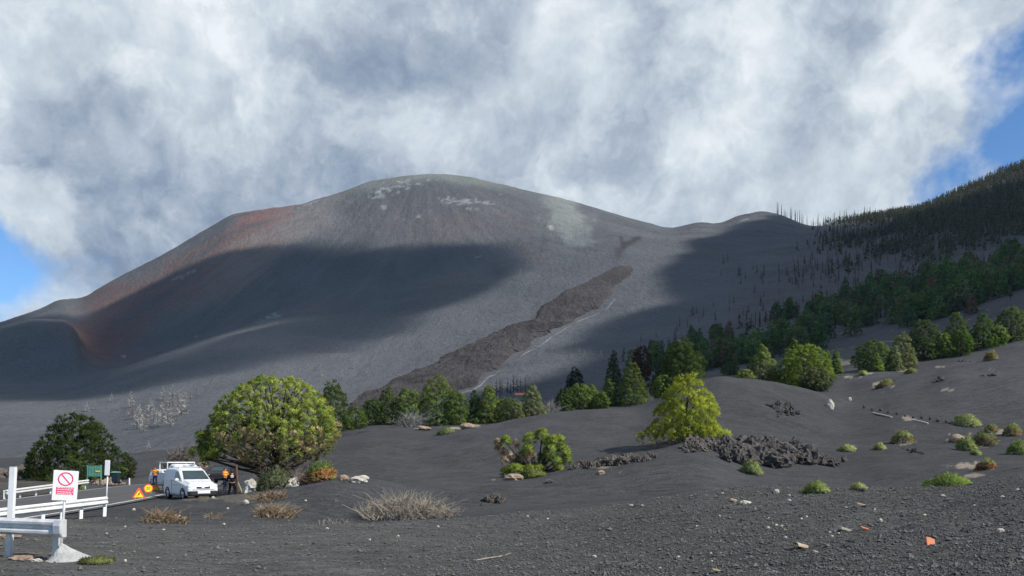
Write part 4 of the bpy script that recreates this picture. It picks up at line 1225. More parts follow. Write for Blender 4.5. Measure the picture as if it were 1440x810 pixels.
for (a, b, c) in [(698, 555, 24), (706, 553, 22), (714, 553, 22), (722, 551, 26), (727, 552, 24), (732, 552, 22), (739, 553, 24), (703, 557, 26), (692, 556, 18), (718, 556, 20), (735, 556, 18)]:
    dead(a, b, c, DB+DR, 'bare burnt brown tree in the stand above the orange roof', 'burnt stand above the orange roof')
for k in range(80):
    a = rn.uniform(1000, 1290); b = 395-(a-1000)*.04+rn.uniform(-26, 18)
    if rn.random() < .6: a = rn.gauss(1150, 55); b = rn.gauss(386, 9)
    dead(a, b, rn.uniform(10, 19), DR+DB, 'scorched bare trunk in the thin burnt wood below the far peak', 'scorched trees below the far peak', 400)
for k in range(40):
    a = rn.uniform(890, 1130); b = np.interp(a, [890, 1000, 1130], [505, 455, 425])+rn.uniform(-30, 12)
    dead(a, b, rn.uniform(9, 18), DB+DR, 'thin burnt tree scattered above the green forest belt', 'burnt trees above the forest belt', 240)
for k in range(80):
    a = 1092+rn.random()**1.25*215
    d_ = np.interp(a, [p for p, q, r in sky_c], [r for p, q, r in sky_c])-rn.uniform(0, 22)
    dead(a, 0, rn.uniform(7, 19) if a < 1240 else rn.uniform(5, 10), POLE, 'bare burnt pole standing on the skyline saddle', 'burnt poles on the skyline', dd=float(d_))
for k in range(70):
    a = rn.uniform(1110, 1440); b = np.interp(a, [1130, 1300, 1440], [335, 325, 290])+rn.uniform(-8, 70)
    dead(a, b, rn.uniform(7, 13), POLE, 'bare burnt trunk between pines on the upper right hill', 'burnt trunks on the upper hill', 520)

# ------------------------------------------------------------------ shrubs, dry brush, rocks
def bush(name, label, cat, px_, py_, wpx, hpx, dmin, c1, c2, seed, group=None, leaf=0.12, base=None, nl=260, depth=0.8):
    X, Y, Z = hit(px_, py_, dmin)
    w = wpx/F*Y; h = hpx/F*Y
    rng = np.random.default_rng(seed)
    n = nl
    th_ = rng.random(n)*6.283; u = rng.random(n)**.6
    r = np.sqrt(rng.random(n))
    zz = h*np.sqrt(np.clip(1-r*r, 0, 1))*(0.2+0.55*u)*(1+.25*np.sin(th_*3+seed)+.22*np.sin(th_*7+r*9+seed))
    C = np.stack([np.cos(th_)*r*w*.46, np.sin(th_)*r*w*.46*depth, np.maximum(zz, .03)], 1)
    # shape along the ground it stands on
    C[:, 2] += ground(X+C[:, 0], Y+C[:, 1])-Z
    o = unit(np.stack([np.cos(th_)*r, np.sin(th_)*r, .35+.6*(1-r)], 1))
    g_ = rng.random((n, 1))
    K = (np.array(c1)*g_+np.array(c2)*(1-g_))*rng.uniform(.8, 1.2, (n, 1))
    if base is not None:
        q = (zz < .45*h) & (rng.random(n) < .75)
        K[q] = np.array(base)*rng.uniform(.7, 1.3, (q.sum(), 1))
    L = max(leaf*min(1.0, max(.3, Y/42)), 1.6*Y/F)
    V, Fq, Kc = blades(rng, C, o, L*rng.uniform(1.1, 2.6, n), max(L*.30, .6*Y/F), 10, .5, K, outward=o)
    t = thing(name, label, cat, (X, Y, Z), 0, group)
    ob('foliage', leafmesh('foliage', V, Fq, M_LEAF, Kc, blades.nrm), t)
    m = MB(); rn_ = random.Random(seed)
    for k in range(9):
        i = rn_.randrange(n); e = Vector(C[i].tolist())*0.85
        m.tube([(e.x*.15, e.y*.15, -.1), (e.x*.6, e.y*.6, e.z*.55), e], [.03*h+.006, .02*h+.004, .008], 4)
    m.build('stem', M_BARK, t)
    return t

SH, SH2 = (0.36, 0.42, 0.20), (0.24, 0.29, 0.13)
BUSHES = [
 (1270, 623, 30, 19, 44, SH, SH2, 'round green shrub alone on a tan ring in the right dune', (0.20, .14, .09)),
 (1360, 598, 36, 17, 44, SH, SH2, 'wide pale green shrub highest of the right hand cluster', None),
 (1359, 633, 24, 19, 40, (0.20, 0.26, .09), SH2, 'small green shrub at the left of a touching pair on the right', None),
 (1385, 627, 34, 22, 40, (0.20, 0.24, .11), SH2, 'larger shrub at the right of a touching pair on the right', (0.18, .13, .09)),
 (1394, 608, 16, 10, 44, (0.20, 0.22, .12), SH2, 'little brownish green shrub behind the touching pair', (0.25, .17, .11)),
 (1423, 613, 22, 17, 44, (0.18, 0.21, .10), SH2, 'upright olive shrub near the right edge of the dunes', (0.25, .17, .11)),
 (1433, 639, 30, 21, 38, (0.18, 0.25, .07), SH2, 'bright shrub cut by the right edge of the view', None),
 (1386, 660, 22, 13, 34, (0.18, 0.20, .10), SH2, 'low shrub with reddish base in a sandy ring', (0.25, .12, .07)),
 (1331, 684, 64, 16, 20, (0.20, 0.28, .07), (0.15, .20, .07), 'long low bright green ground shrub on the edge of the gravel slope', None),
 (1147, 692, 32, 13, 20, (0.20, 0.27, .08), SH2, 'small bright tuft on the edge of the gravel slope below the lava outcrop', None),
 (1057, 666, 26, 17, 34, (0.20, 0.25, .11), SH2, 'leaning pale tuft at the foot of the large lava outcrop', None),
 (1191, 634, 22, 7, 40, SH, SH2, 'flat green tuft right of the large lava outcrop', None),
 (1237, 632, 12, 7, 40, SH, SH2, 'tiny green tuft left of the round lone shrub', None),
 (1372, 640, 9, 5, 34, SH, SH2, 'tiny pale tuft above the sandy ring', None),
 (1207, 689, 14, 6, 20, SH, SH2, 'tiny green tuft beside dark stone on gravel edge', None),
 (1213, 528, 10, 6, 90, SH, SH2, 'small tuft on the pale patched ash flat', None),
 (1280, 525, 14, 6, 90, (0.20, 0.25, .1), SH2, 'pale tuft on the crest of the far right dune', None),
 (1243, 544, 22, 8, 90, (0.22, 0.23, .11), SH2, 'straw green cushion on a sandy patch of the far dune', (0.25, .2, .12)),
 (626, 610, 24, 7, 70, (0.18, 0.25, .08), SH2, 'pale green low tuft on the dark ground behind the dune', None),
 (387, 686, 50, 28, 34, (0.20, 0.23, .13), (0.13, .16, .09), 'grey green leafy shrub under the large round pine', None),
 (449, 676, 46, 30, 34, (0.20, 0.27, .07), (0.15, .20, .06), 'fresh green shrub with orange base right of the large round pine', (0.40, .20, .09)),
 (748, 672, 34, 12, 40, (0.22, 0.27, .10), (0.15, .20, .06), 'pale leafy shrub at the foot of the open branched pine', None),
 (593, 722, 12, 9, 22, (0.28, 0.30, .06), SH2, 'tiny yellow green plant in the dry brush', None),
 (137, 792, 44, 6, 9, (0.20, 0.26, .09), (0.22, .20, .10), 'thin mat of green weeds beside the sign base', None),
 (110, 690, 12, 12, 36, (0.15, 0.19, .06), SH2, 'green weed growing by the far guardrail', None),
 (262, 656, 14, 22, 70, (0.16, 0.23, .07), SH2, 'green weed in the brush on the slope above the vans', None),
 (1393, 507, 16, 14, 80, (0.30, 0.25, .13), (0.2, .19, .08), 'dry tan rosette plant on the far right dune', None),
 (172, 668, 16, 12, 66, (0.12, 0.14, .08), SH2, 'grey green bush behind the dark bin', None),
]
for i, (a, b, w, h, dm, c1, c2, lb_, base) in enumerate(BUSHES):
    bush('shrub', lb_, 'shrub', a, b, w, h, dm, c1, c2, 300+i, None, base=base, nl=int(140+w*5))

def brush(name, label, cat, px_, py_, wpx, hpx, dmin, col, seed, n=260, tw=.02, lean=0.25, depth=.5):
    """leafless dry brush: many bent, forking twigs"""
    X, Y, Z = hit(px_, py_, dmin)
    w = wpx/F*Y; h = hpx/F*Y
    rn_ = random.Random(seed); m = MB()
    tw = max(tw, .30*Y/F)
    for k in range(n):
        r = math.sqrt(rn_.random()); a = rn_.random()*6.283
        x0, y0 = math.cos(a)*r*w*.45, math.sin(a)*r*w*.45*depth
        z0 = gz(X+x0, Y+y0)-Z
        hh = h*rn_.uniform(.15, 1.0)**1.2*(1-.5*r*r)
        lx, ly = rn_.gauss(lean*.6, .75)*hh, rn_.gauss(0, .6)*hh
        p1 = (x0+lx*.35+rn_.gauss(0, .14)*h, y0+ly*.4, z0+hh*.5); p2 = (x0+lx, y0+ly, z0+hh)
        m.tube([(x0, y0, z0-.05), p1, p2], [tw, tw*.7, tw*.3], 3, False)
        for q in range(2):
            s = Vector(p1); e = s+Vector((rn_.gauss(lean*.3, .5), rn_.gauss(0, .5), rn_.uniform(.0, .6)))*hh*.6
            m.tube([s, e], [tw*.6, tw*.25], 3, False)
    o = m.build(name, MATS[col], None, (X, Y, Z))
    return tag(o, label, cat)
mat('straw', (0.37, 0.32, 0.255), 0.9, 0.1, var=0.5, vscale=3)
mat('tan_brush', (0.30, 0.22, 0.14), 0.9, 0.1, var=0.5, vscale=3)
mat('grey_brush', (0.30, 0.28, 0.26), 0.9, 0.1, var=0.5, vscale=3)
mat('mauve_brush', (0.20, 0.16, 0.145), 0.9, 0.1, var=0.5, vscale=3)
brush('dry_brush', 'wide thicket of dry pale brush at the middle of the ash slope', 'dry brush', 565, 728, 125, 46, 24, 'straw', 1, 560, .016)
brush('dry_brush', 'thin straggle of dry twigs right of the wide pale thicket', 'dry brush', 625, 727, 50, 22, 24, 'straw', 2, 90, .014)
brush('dry_brush', 'sparse dry stalks left of the wide pale thicket', 'dry brush', 470, 738, 60, 14, 22, 'straw', 3, 24, .010)
brush('dry_brush', 'heap of tan dry brush below the large round pine', 'dry brush', 385, 727, 66, 24, 22, 'tan_brush', 4, 240, .018, .5)
brush('dry_brush', 'brown tangle of dry brush in front of the white van', 'dry brush', 232, 735, 70, 26, 22, 'tan_brush', 5, 230, .016, .3)
brush('dry_brush', 'few pale dry twigs on the bare ash right of the brown tangle', 'dry brush', 298, 730, 30, 14, 22, 'tan_brush', 6, 34, .014)
brush('dry_brush', 'grey leafless brush between the two green shrubs under the large pine', 'dry brush', 420, 682, 46, 30, 36, 'mauve_brush', 7, 130, .02)
brush('dry_brush', 'dead grey shrub with silvery branches among the middle row of pines', 'dry brush', 576, 600, 36, 34, 90, 'grey_brush', 8, 120, .05)
brush('dry_brush', 'bleached shrub in the gap between two groups of pines', 'dry brush', 769, 583, 34, 26, 100, 'grey_brush', 9, 140, .06)
brush('dry_brush', 'mauve grey brush on the slope edge above the vans', 'dry brush', 258, 662, 56, 34, 72, 'mauve_brush', 10, 240, .05, .6)
brush('dry_brush', 'grey twigs at the top of the slope left of the large round pine', 'dry brush', 274, 640, 30, 26, 73, 'mauve_brush', 11, 120, .05, .3)
brush('dry_brush', 'brown withered litter under the grey green shrub', 'dry brush', 380, 702, 56, 16, 32, 'tan_brush', 13, 200, .02, .1)
brush('dry_brush', 'dry branching twig on the bright ground shrub left end', 'dry brush', 1302, 684, 18, 18, 20, 'grey_brush', 12, 12, .012)

def rock_verts(seed, size, sub=3, rough=.35, freq=1.3, ridged=False):
    bm = bmesh.new(); bmesh.ops.create_icosphere(bm, subdivisions=sub, radius=1.0)
    off = Vector((seed*3.17, seed*1.91, seed*.77))
    for v in bm.verts:
        p = v.co.copy()
        n = mnoise.fractal(p*freq+off, 1.0, 2.0, 4) if not ridged else (0.55-1.5*abs(mnoise.fractal(p*freq*1.3+off, 1.0, 2.1, 5)))
        v.co = p*(1+rough*n)
        v.co.x *= size[0]; v.co.y *= size[1]; v.co.z *= size[2]
    vs = [v.co.copy() for v in bm.verts]; fs = [tuple(l.vert.index for l in f.loops) for f in bm.faces]
    bm.free()
    return vs, fs
def rock(name, label, cat, px_, py_, wpx, hpx, dmin, m_, seed, group=None, rough=.35, sub=3, depth=.8, rotz=None, sink=.25):
    X, Y, Z = hit(px_, py_, dmin)
    w, h = wpx/F*Y/2, hpx/F*Y/(2-sink*2+.001)*1.0
    mb_ = MB(); vs, fs = rock_verts(seed, (w, w*depth, h), sub, rough)
    mb_.add(vs, fs)
    o = mb_.build(name, m_, None, (X, Y, Z+h*(1-2*sink)), (0, 0, 0.0 if rotz is None else rotz))
    return tag(o, label, cat, group)
def outcrop(label, px0, py0, px1, py1, dmin, seed, n, hpx, m_, frac=1.0):
    """jagged clinker: slabs and blades of lava broken out of the ash"""
    rn_ = random.Random(seed); mb_ = MB()
    A = Vector(hit(px0, py0, dmin)); B = Vector(hit(px1, py1, dmin))
    O = A.lerp(B, .5); u = (B-A); ln = u.length
    s_px = O.y/F
    for k in range(n):
        t = rn_.random(); env = math.sin(math.pi*min(1, max(0, .08+.84*t)))**.55
        h = hpx*s_px*env*rn_.uniform(.16, .46)
        p = A.lerp(B, t)+Vector((rn_.gauss(0, .25)*h, rn_.uniform(-.6, 2.0)*hpx*s_px, 0))
        p.z = gz(p.x, p.y)
        vs, fs = rock_verts(seed*50+k, (h*rn_.uniform(.30, .85), h*rn_.uniform(.35, .7), h*rn_.uniform(.5, .95)), 3 if hpx > 12 else 2, .85, 2.1, True)
        M = Matrix.Translation(p-O+Vector((0, 0, h*.3)))@Matrix.Rotation(rn_.gauss(.2, .5), 4, 'Y')@Matrix.Rotation(rn_.uniform(-.5, .5), 4, 'X')@Matrix.Rotation(rn_.random()*6.28, 4, 'Z')
        mb_.add(vs, fs, M)
    o = mb_.build('lava_outcrop', m_, None, O)
    return tag(o, label, 'lava rock')
outcrop('large jagged dark lava outcrop on the middle dune right of the yellow green pine', 1012, 642, 1180, 655, 46, 3, 260, 44, M_LAVA)
outcrop('rough brown lava blocks at the foot of the yellow green pine', 962, 638, 1022, 634, 46, 4, 50, 26, M_LAVAB)
outcrop('low line of broken brown lava left of the yellow green pine', 802, 661, 926, 645, 40, 5, 90, 22, M_LAVAB)
outcrop('small brown lava lump alone on the slope below the open branched pine', 676, 711, 712, 705, 30, 6, 22, 20, M_LAVAB)
outcrop('dark lava plate on the dune under the round bright pine', 1090, 582, 1124, 582, 60, 7, 26, 18, M_LAVA)
outcrop('dark lava lump on the far right dune', 1311, 553, 1330, 555, 88, 8, 14, 12, M_LAVA)
outcrop('small dark lava block near the far right edge of the dune', 1388, 545, 1400, 548, 86, 9, 9, 12, M_LAVA)
outcrop('tiny dark lava bits on the crest of the far right dune', 1352, 509, 1366, 509, 90, 10, 8, 7, M_LAVA)
outcrop('brown lava chunk lying right of the lone round shrub', 1283, 635, 1299, 639, 40, 11, 10, 14, M_LAVAB)
outcrop('dark rock by the grass tuft on the crest left of the tall pine', 842, 574, 858, 574, 86, 12, 8, 8, M_LAVA)
outcrop('brown weathered lava mound across the road at the left edge', -20, 668, 60, 672, 66, 13, 70, 34, M_LAVAB)
outcrop('tan rubble bank behind the end of the far guardrail', 128, 680, 160, 682, 62, 14, 34, 16, M_TAN)
outcrop('low dark lava streak on the dune right of the bright round pine', 1225, 545, 1262, 535, 92, 15, 12, 5, M_LAVA)
outcrop('grey rock sticking out of the gravel slope edge at right', 1247, 694, 1268, 689, 18, 16, 10, 8, M_LAVAB)
outcrop('brown clods of earth and roots in front of the white van', 205, 735, 262, 733, 22, 21, 26, 15, M_TAN)
outcrop('brown clods of earth in the tan heap below the large round pine', 358, 727, 412, 725, 22, 22, 24, 13, M_TAN)
ROCKS = [
 ('boulder', 'smooth white boulder right of the green shrub with orange base', 506, 678, 25, 9, 34, M_PALE, 61, .45),
 ('boulder', 'orange tan stone left of the smooth white boulder', 484, 676, 14, 8, 34, M_TAN, 62, .3),
 ('boulder', 'pale grey boulder between the two shrubs under the large pine', 412, 684, 18, 11, 34, M_PALE, 63, .8),
 ('boulder', 'upright cream slab of rock behind the man in black', 352, 691, 19, 16, 36, M_PALE, 64, .9),
 ('boulder', 'tan flat rock in front of the pale leafy shrub under the open pine', 722, 675, 26, 9, 40, M_TAN, 65, .3),
 ('boulder', 'brown domed rock half buried in the right hand shrub cluster', 1345, 622, 20, 11, 40, M_TAN, 67, .2),
 ('boulder', 'flat cream rock on the dark ground behind the dune', 594, 605, 22, 6, 80, M_TAN, 68, .3),
 ('boulder', 'domed cream rock right of the low tuft behind the dune', 657, 602, 20, 7, 80, M_TAN, 69, .2),
 ('boulder', 'flat tan rock on the slope above the white van', 284, 657, 16, 7, 70, M_TAN, 70, .4),
 ('boulder', 'cream stone at the crest just right of the white van', 323, 692, 10, 6, 34, M_PALE, 71, .3),
 ('boulder', 'cream stone lying above the tan dry heap', 346, 709, 9, 6, 28, M_PALE, 72, .3),
 ('boulder', 'tan rock at the end of the near guardrail ground', 30, 787, 30, 6, 9, M_TAN, 73, .4),
 ('boulder', 'flat pale stone lying left of the near guardrail post', 52, 791, 16, 5, 9, M_PALE, 74, .4),
 ('boulder', 'pale rubble under the near guardrail at the left edge', 12, 757, 34, 14, 13, M_TAN, 75, .4),
 ('boulder', 'grey pale rock on the crest of the gravel slope above the planks', 1048, 709, 16, 5, 16, M_PALE, 76, .3),
 ('boulder', 'darker stone at the left end of the gravel crest', 1030, 706, 12, 5, 16, M_TAN, 77, .3),
 ('boulder', 'round white stone on the crest below the lava outcrop', 1092, 694, 8, 6, 18, M_PALE, 78, .15),
 ('boulder', 'dark red stone next to the tiny tuft on the gravel edge', 1213, 692, 10, 6, 18, M_LAVAB, 79, .3),
 ('boulder', 'rounded pale stone near the right end of the gravel slope', 1407, 749, 10, 6, 10, M_PALE, 80, .2),
 ('boulder', 'white rock with bird droppings on the middle dune slope', 1168, 576, 10, 12, 60, M_PALE, 81, .4),
 ('boulder', 'white stone on the dark hollow left of the row of posts', 1195, 564, 5, 5, 70, M_PALE, 82, .2),
 ('boulder', 'tan slab on the slope under the low line of lava', 845, 667, 10, 5, 40, M_TAN, 83, .4),
 ('boulder', 'small grey lump below the sharp lava line', 772, 679, 12, 5, 36, M_LAVAB, 84, .5),
 ('boulder', 'dark stump like stone right edge of the plain', 1187, 650, 8, 9, 38, M_LAVAB, 85, .4),
]
for nm, lb_, a, b, w, h, dm, mt, sd, rg in ROCKS:
    rock(nm, lb_, 'rock', a, b, w, h, dm, mt, sd, None, rg)
rn = random.Random(31)
for k in range(11):
    a = 1215+k*11.6; b = 573+k*2.1+rn.uniform(-1, 1)
    rock('stone', 'small black stone in the row along the pale buried edge on the right', 'stone', a, b+2, rn.uniform(3.2, 5.2), rn.uniform(4, 6), 60, M_LAVA, 90+k, 'black stones in a row', .3, 2)
PEB = [(1110, 705, 5), (1012, 727, 4), (1092, 740, 5), (1099, 741, 4), (1080, 744, 5), (1167, 750, 5), (1179, 751, 4), (1170, 755, 4), (1238, 734, 7), (1134, 728, 4), (1127, 731, 4), (1081, 730, 4), (954, 785, 5), (1000, 779, 4), (1001, 790, 4), (1016, 695, 4), (1300, 725, 4), (1326, 699, 5), (1431, 690, 5), (888, 712, 5), (903, 712, 4), (668, 790, 5), (742, 727, 4), (770, 731, 4), (836, 784, 6), (928, 800, 4),
       (188, 718, 6), (176, 742, 4), (300, 701, 5), (315, 738, 4), (230, 746, 4), (150, 752, 5), (176, 790, 5), (222, 786, 4), (430, 706, 4), (460, 744, 4), (520, 760, 4), (560, 755, 4), (616, 742, 4), (320, 716, 4), (1105, 757, 4), (1370, 712, 4), (1190, 715, 4), (1230, 718, 4), (1410, 700, 5), (1110, 698, 4), (1062, 716, 3), (980, 742, 4)]
for k, (a, b, w) in enumerate(PEB):
    rock('stone', 'small whitish stone scattered on the dark ash in the foreground', 'stone', a, b, w*rn.uniform(.8, 1.2), w*.6, 8, M_PALE, 120+k, 'small whitish stones on the foreground ash', .3, 2)
def slab(name, label, cat, px_, py_, l, w, th_, rotz, tilt, m_, bent=False):
    X, Y, Z = hit(px_, py_, 8)
    mb_ = MB(); rn_ = random.Random(px_)
    if bent:      # a broken half-round roof tile
        poly = [(math.cos(a)*w/2, math.sin(a)*w/3) for a in np.linspace(0, math.pi, 9)]+[(math.cos(a)*(w/2-th_), math.sin(a)*(w/3-th_)) for a in np.linspace(math.pi, 0, 9)]
        mb_.prism(poly, 'x', -l/2, l/2)
    else:
        mb_.prism([(-l/2, -w/2), (l*.42, -w*.52), (l/2, w*.4), (l*.1, w/2), (-l*.48, w*.45)], 'z', 0, th_)
    o = mb_.build(name, m_, None, (X, Y, Z+.03), (tilt, 0.25, rotz), bevel=.004)
    return tag(o, label, cat)
slab('tile_shard', 'square orange tile shard upright in the gravel at right', 'tile shard', 1308, 766, .18, .17, .02, .3, 1.15, M_TILE)
slab('tile_shard', 'thin orange tile strip lying in the middle of the gravel', 'tile shard', 1216, 746, .26, .06, .02, .5, .4, M_TILE)
slab('tile_shard', 'cream half round tile fragment left of the orange shards', 'tile shard', 1126, 771, .26, .14, .016, .5, .3, M_WOOD, True)
slab('plank', 'pale broken plank on the gravel left of the thin orange strip', 'plank', 1188, 748, .32, .08, .04, .55, .25, M_PALE)
slab('plank', 'little cream sliver below the pale broken plank', 'plank', 1146, 779, .15, .04, .02, .7, .2, M_PALE)
slab('plank', 'yellowish sliver near the bottom left of the gravel', 'plank', 1008, 806, .2, .05, .02, .5, .2, M_WOOD)
slab('plank', 'pale sliver on the gravel in the upper middle', 'plank', 1213, 713, .3, .1, .03, .1, .2, M_WOOD)
# pale pipe breaking the ash beside the row of stones
for (a, b, c, e), lb_ in [((1228, 582, 1254, 588), 'white broken pipe left piece beside the row of black stones'), ((1284, 592, 1305, 597), 'dusty pipe right piece beside the row of black stones')]:
    P0, P1 = Vector(hit(a, b, 60)), Vector(hit(c, e, 60))
    m = MB(); m.tube([P0-P0, (P1-P0)*.5+Vector((0, 0, .02)), P1-P0], .09, 8)
    tag(m.build('pipe', M_PALE, None, P0+Vector((0, 0, .05))), lb_, 'pipe')
# a thin fallen branch in the gravel
P0 = Vector(hit(670, 790, 8)); m = MB()
m.tube([(0, 0, .02), (.25, .1, .05), (.5, .35, .06), (.62, .6, .08)], [.012, .011, .008, .004], 5); m.tube([(.4, .2, .05), (.6, .3, .1)], [.007, .003], 4)
tag(m.build('fallen_branch', MATS['straw'], None, P0), 'thin pale fallen branch lying in the foreground gravel', 'branch')

# loose cinder gravel over the foreground: nobody could count it
rng = np.random.default_rng(17)
NG_ = 100000
bm = bmesh.new(); bmesh.ops.create_icosphere(bm, subdivisions=1, radius=1.0)
iv = np.array([v.co[:] for v in bm.verts]); bm.free()
tet = np.array([(1, 1, 1), (-1, -1, 1), (-1, 1, -1), (1, -1, -1)])*.75
tf = np.array([(0, 1, 2), (0, 3, 1), (0, 2, 3), (1, 3, 2)])
oc = np.array([(1, 0, 0), (-1, 0, 0), (0, 1, 0), (0, -1, 0), (0, 0, 1), (0, 0, -1)], float)
of = np.array([(0, 2, 4), (2, 1, 4), (1, 3, 4), (3, 0, 4), (2, 0, 5), (1, 2, 5), (3, 1, 5), (0, 3, 5)])
dg = np.exp(rng.uniform(math.log(7.5), math.log(29), NG_)); pg = rng.uniform(-30, 1470, NG_)
wgt = np.clip(.25+.75*sstep(350, 1000, pg)+.5*fbm(pg/80, dg*1.2, 3, 131), .1, 1)
k = rng.random(NG_) < wgt; dg, pg = dg[k], pg[k]; n = len(dg)
xg = (pg-720)/F*dg; zg = ground(xg, dg)
sz = np.clip(rng.lognormal(math.log(.0125), .42, n), .006, .05)*(1+.02*dg)
q = oc[None]*rng.uniform(.6, 1.25, (n, 6, 1))*sz[:, None, None]*rng.uniform(.7, 1.3, (n, 1, 3))
an = rng.random(n)*6.28; ca, sa = np.cos(an)[:, None], np.sin(an)[:, None]
tz = rng.uniform(-.6, .6, n)[:, None]
qx, qy, qz = q[..., 0]*ca-q[..., 1]*sa, q[..., 0]*sa+q[..., 1]*ca, q[..., 2]*.8
qz = qz+tz*qx*.6
V = np.stack([qx+xg[:, None], qy+dg[:, None], qz+(zg+sz*.35)[:, None]], -1).reshape(-1, 3)
Fg = (of[None]+(np.arange(n)*6)[:, None, None]).reshape(-1, 3)
kc = np.repeat((np.array((.112, .109, .103))[None]*rng.uniform(.7, 1.35, (n, 1)))[:, None], 6, 1).reshape(-1, 3)
lt = rng.random(n) < .015
kc.reshape(n, 6, 3)[lt] = (0.20, .18, .15)
ob('gravel', mesh_np('gravel', V, Fg, leaf_mat('cinder', 0.0), kc), kind='stuff')

# ------------------------------------------------------------------ guardrails, posts and the sign
def wbeam(length, h=.31, depth=.085, n=40):
    """W-section beam along +X, front face towards -Y"""
    prof = [(0, .155), (-.03, .145), (-.085, .105), (-.085, .065), (-.02, .02), (-.02, -.02), (-.085, -.065), (-.085, -.105), (-.03, -.145), (0, -.155)]
    th_ = .006
    ring = [(y, z) for y, z in prof]+[(y+th_+.012, z) for y, z in prof[::-1]]
    return ring
def guardrail(label, P0, P1, n_post, zbase_off, beam_mat, post_mat, hgt=.72, endcap=False, post_t=None, flip=1):
    P0, P1 = Vector(P0), Vector(P1)
    u = (P1-P0); L = u.length; ang = math.atan2(u.y, u.x); sl = math.asin(u.z/L)
    t = thing('guardrail', label, 'guardrail', P0)
    R = Matrix.Rotation(ang, 4, 'Z')@Matrix.Rotation(-sl, 4, 'Y')
    ring = wbeam(L); mb_ = MB()
    xs = [i*L/8 for i in range(9)]
    mb_.loft([[R@Vector((x, y*flip, z+hgt-.155)) for y, z in ring] for x in xs])
    mb_.build('beam', beam_mat, t)
    for k in range(n_post):
        q = (post_t[k] if post_t else (k+.3)/n_post)
        c = R@Vector((q*L, .10*flip, 0))
        g0 = gz(P0.x+c.x, P0.y+c.y)-P0.z
        pb_ = MB()
        top = c.z+hgt-.02
        M = Matrix.Translation((c.x, c.y, 0))@Matrix.Rotation(ang, 4, 'Z')@Matrix.Rotation(.04, 4, 'Y')
        pb_.box((0, 0, (top+g0-.2)/2), (.12, .012, top-g0+.2), M); pb_.box((-.054, .03, (top+g0-.2)/2), (.012, .06, top-g0+.2), M); pb_.box((.054, .03, (top+g0-.2)/2), (.012, .06, top-g0+.2), M)
        pb_.build('post', post_mat, t)
        sp = MB(); sp.box((0, -.045*flip, top-.135), (.10, .085, .17), M); sp.build('spacer', beam_mat, t)
        bl = MB(); bl.tube([M@Vector((0, -.115*flip, top-.135)), M@Vector((0, -.135*flip, top-.135))], .018, 6); bl.build('bolt', M_GALV, t)
    if endcap:
        ec = MB(); ec.prism([(0, .16), (-.10, .15), (-.13, .05), (-.12, -.1), (-.06, -.17), (.03, -.165), (.03, .16)], 'x', -.01, .16, R@Matrix.Translation((L, 0, hgt-.155)))
        ec.build('end_cap', M_GALV, t, bevel=.01)
    return t
def rail_pt(px_, py_top, d, hgt=.72): return ((px_-720)/F*d, d, EYE+(HZ-py_top)/F*d-hgt)
guardrail('nearest grey guardrail ending at the concrete sign base on the left', rail_pt(-150, 722, 14.6), rail_pt(82, 730.5, 13.6), 3, 0, M_GALV, M_GALV, endcap=True, post_t=[.2, .68, .955])
guardrail('middle white guardrail on the near side of the road', rail_pt(-140, 730, 24.0), rail_pt(152, 698, 29.5), 6, 0, M_RAIL, M_WHITE, post_t=[.15, .5, .645, .745, .85, .985])
guardrail('far white guardrail on the other side of the road', rail_pt(8, 688.5, 44.0), rail_pt(124, 674, 58.0), 7, 0, M_RAIL, M_WHITE, post_t=[.01, .16, .33, .50, .66, .83, .98], hgt=.70)
# white marker post beside the near rail
X, Y, _ = at(14, 20.5)
zb = gz(X, Y)
tp = EYE+(HZ-657)/F*Y
m = MB(); m.box((0, 0, (tp-zb)/2-.15), (.17, .10, tp-zb+.3), Matrix.Rotation(-.05, 4, 'Y').inverted())
t = thing('marker_post', 'tall white square post behind the nearest guardrail at the left edge', 'marker post', (X, Y, zb))
m.build('post', M_WHITE, t, bevel=.012)
m = MB(); m.box((0.05*(tp-zb), 0, tp-zb+.005), (.15, .085, .02), Matrix.Identity(4)); m.build('cap', M_GALV, t)
# slim sign seen edge-on beside the middle rail
X, Y, _ = at(148.5, 30.2); zb = gz(X, Y); k_ = Y/F
t = thing('road_sign', 'narrow white sign on a thin pole at the end of the middle guardrail', 'road sign', (X, Y, zb), rot=(0, .05, 0))
H_ = EYE+(HZ-647)*k_-zb
m = MB(); m.tube([(0, 0, -.3), (0, 0, H_-.1)], .032, 8); m.build('pole', M_GALV, t, smooth=True)
m = MB(); m.box((0, -.05, H_-.31), (7*k_, .03, .62)); m.build('panel', M_WHITE, t, bevel=.01)
m = MB(); m.box((0, -.02, H_-.15), (.10, .03, .04)); m.box((0, -.02, H_-.48), (.10, .03, .04)); m.build('bracket', M_GALV, t)

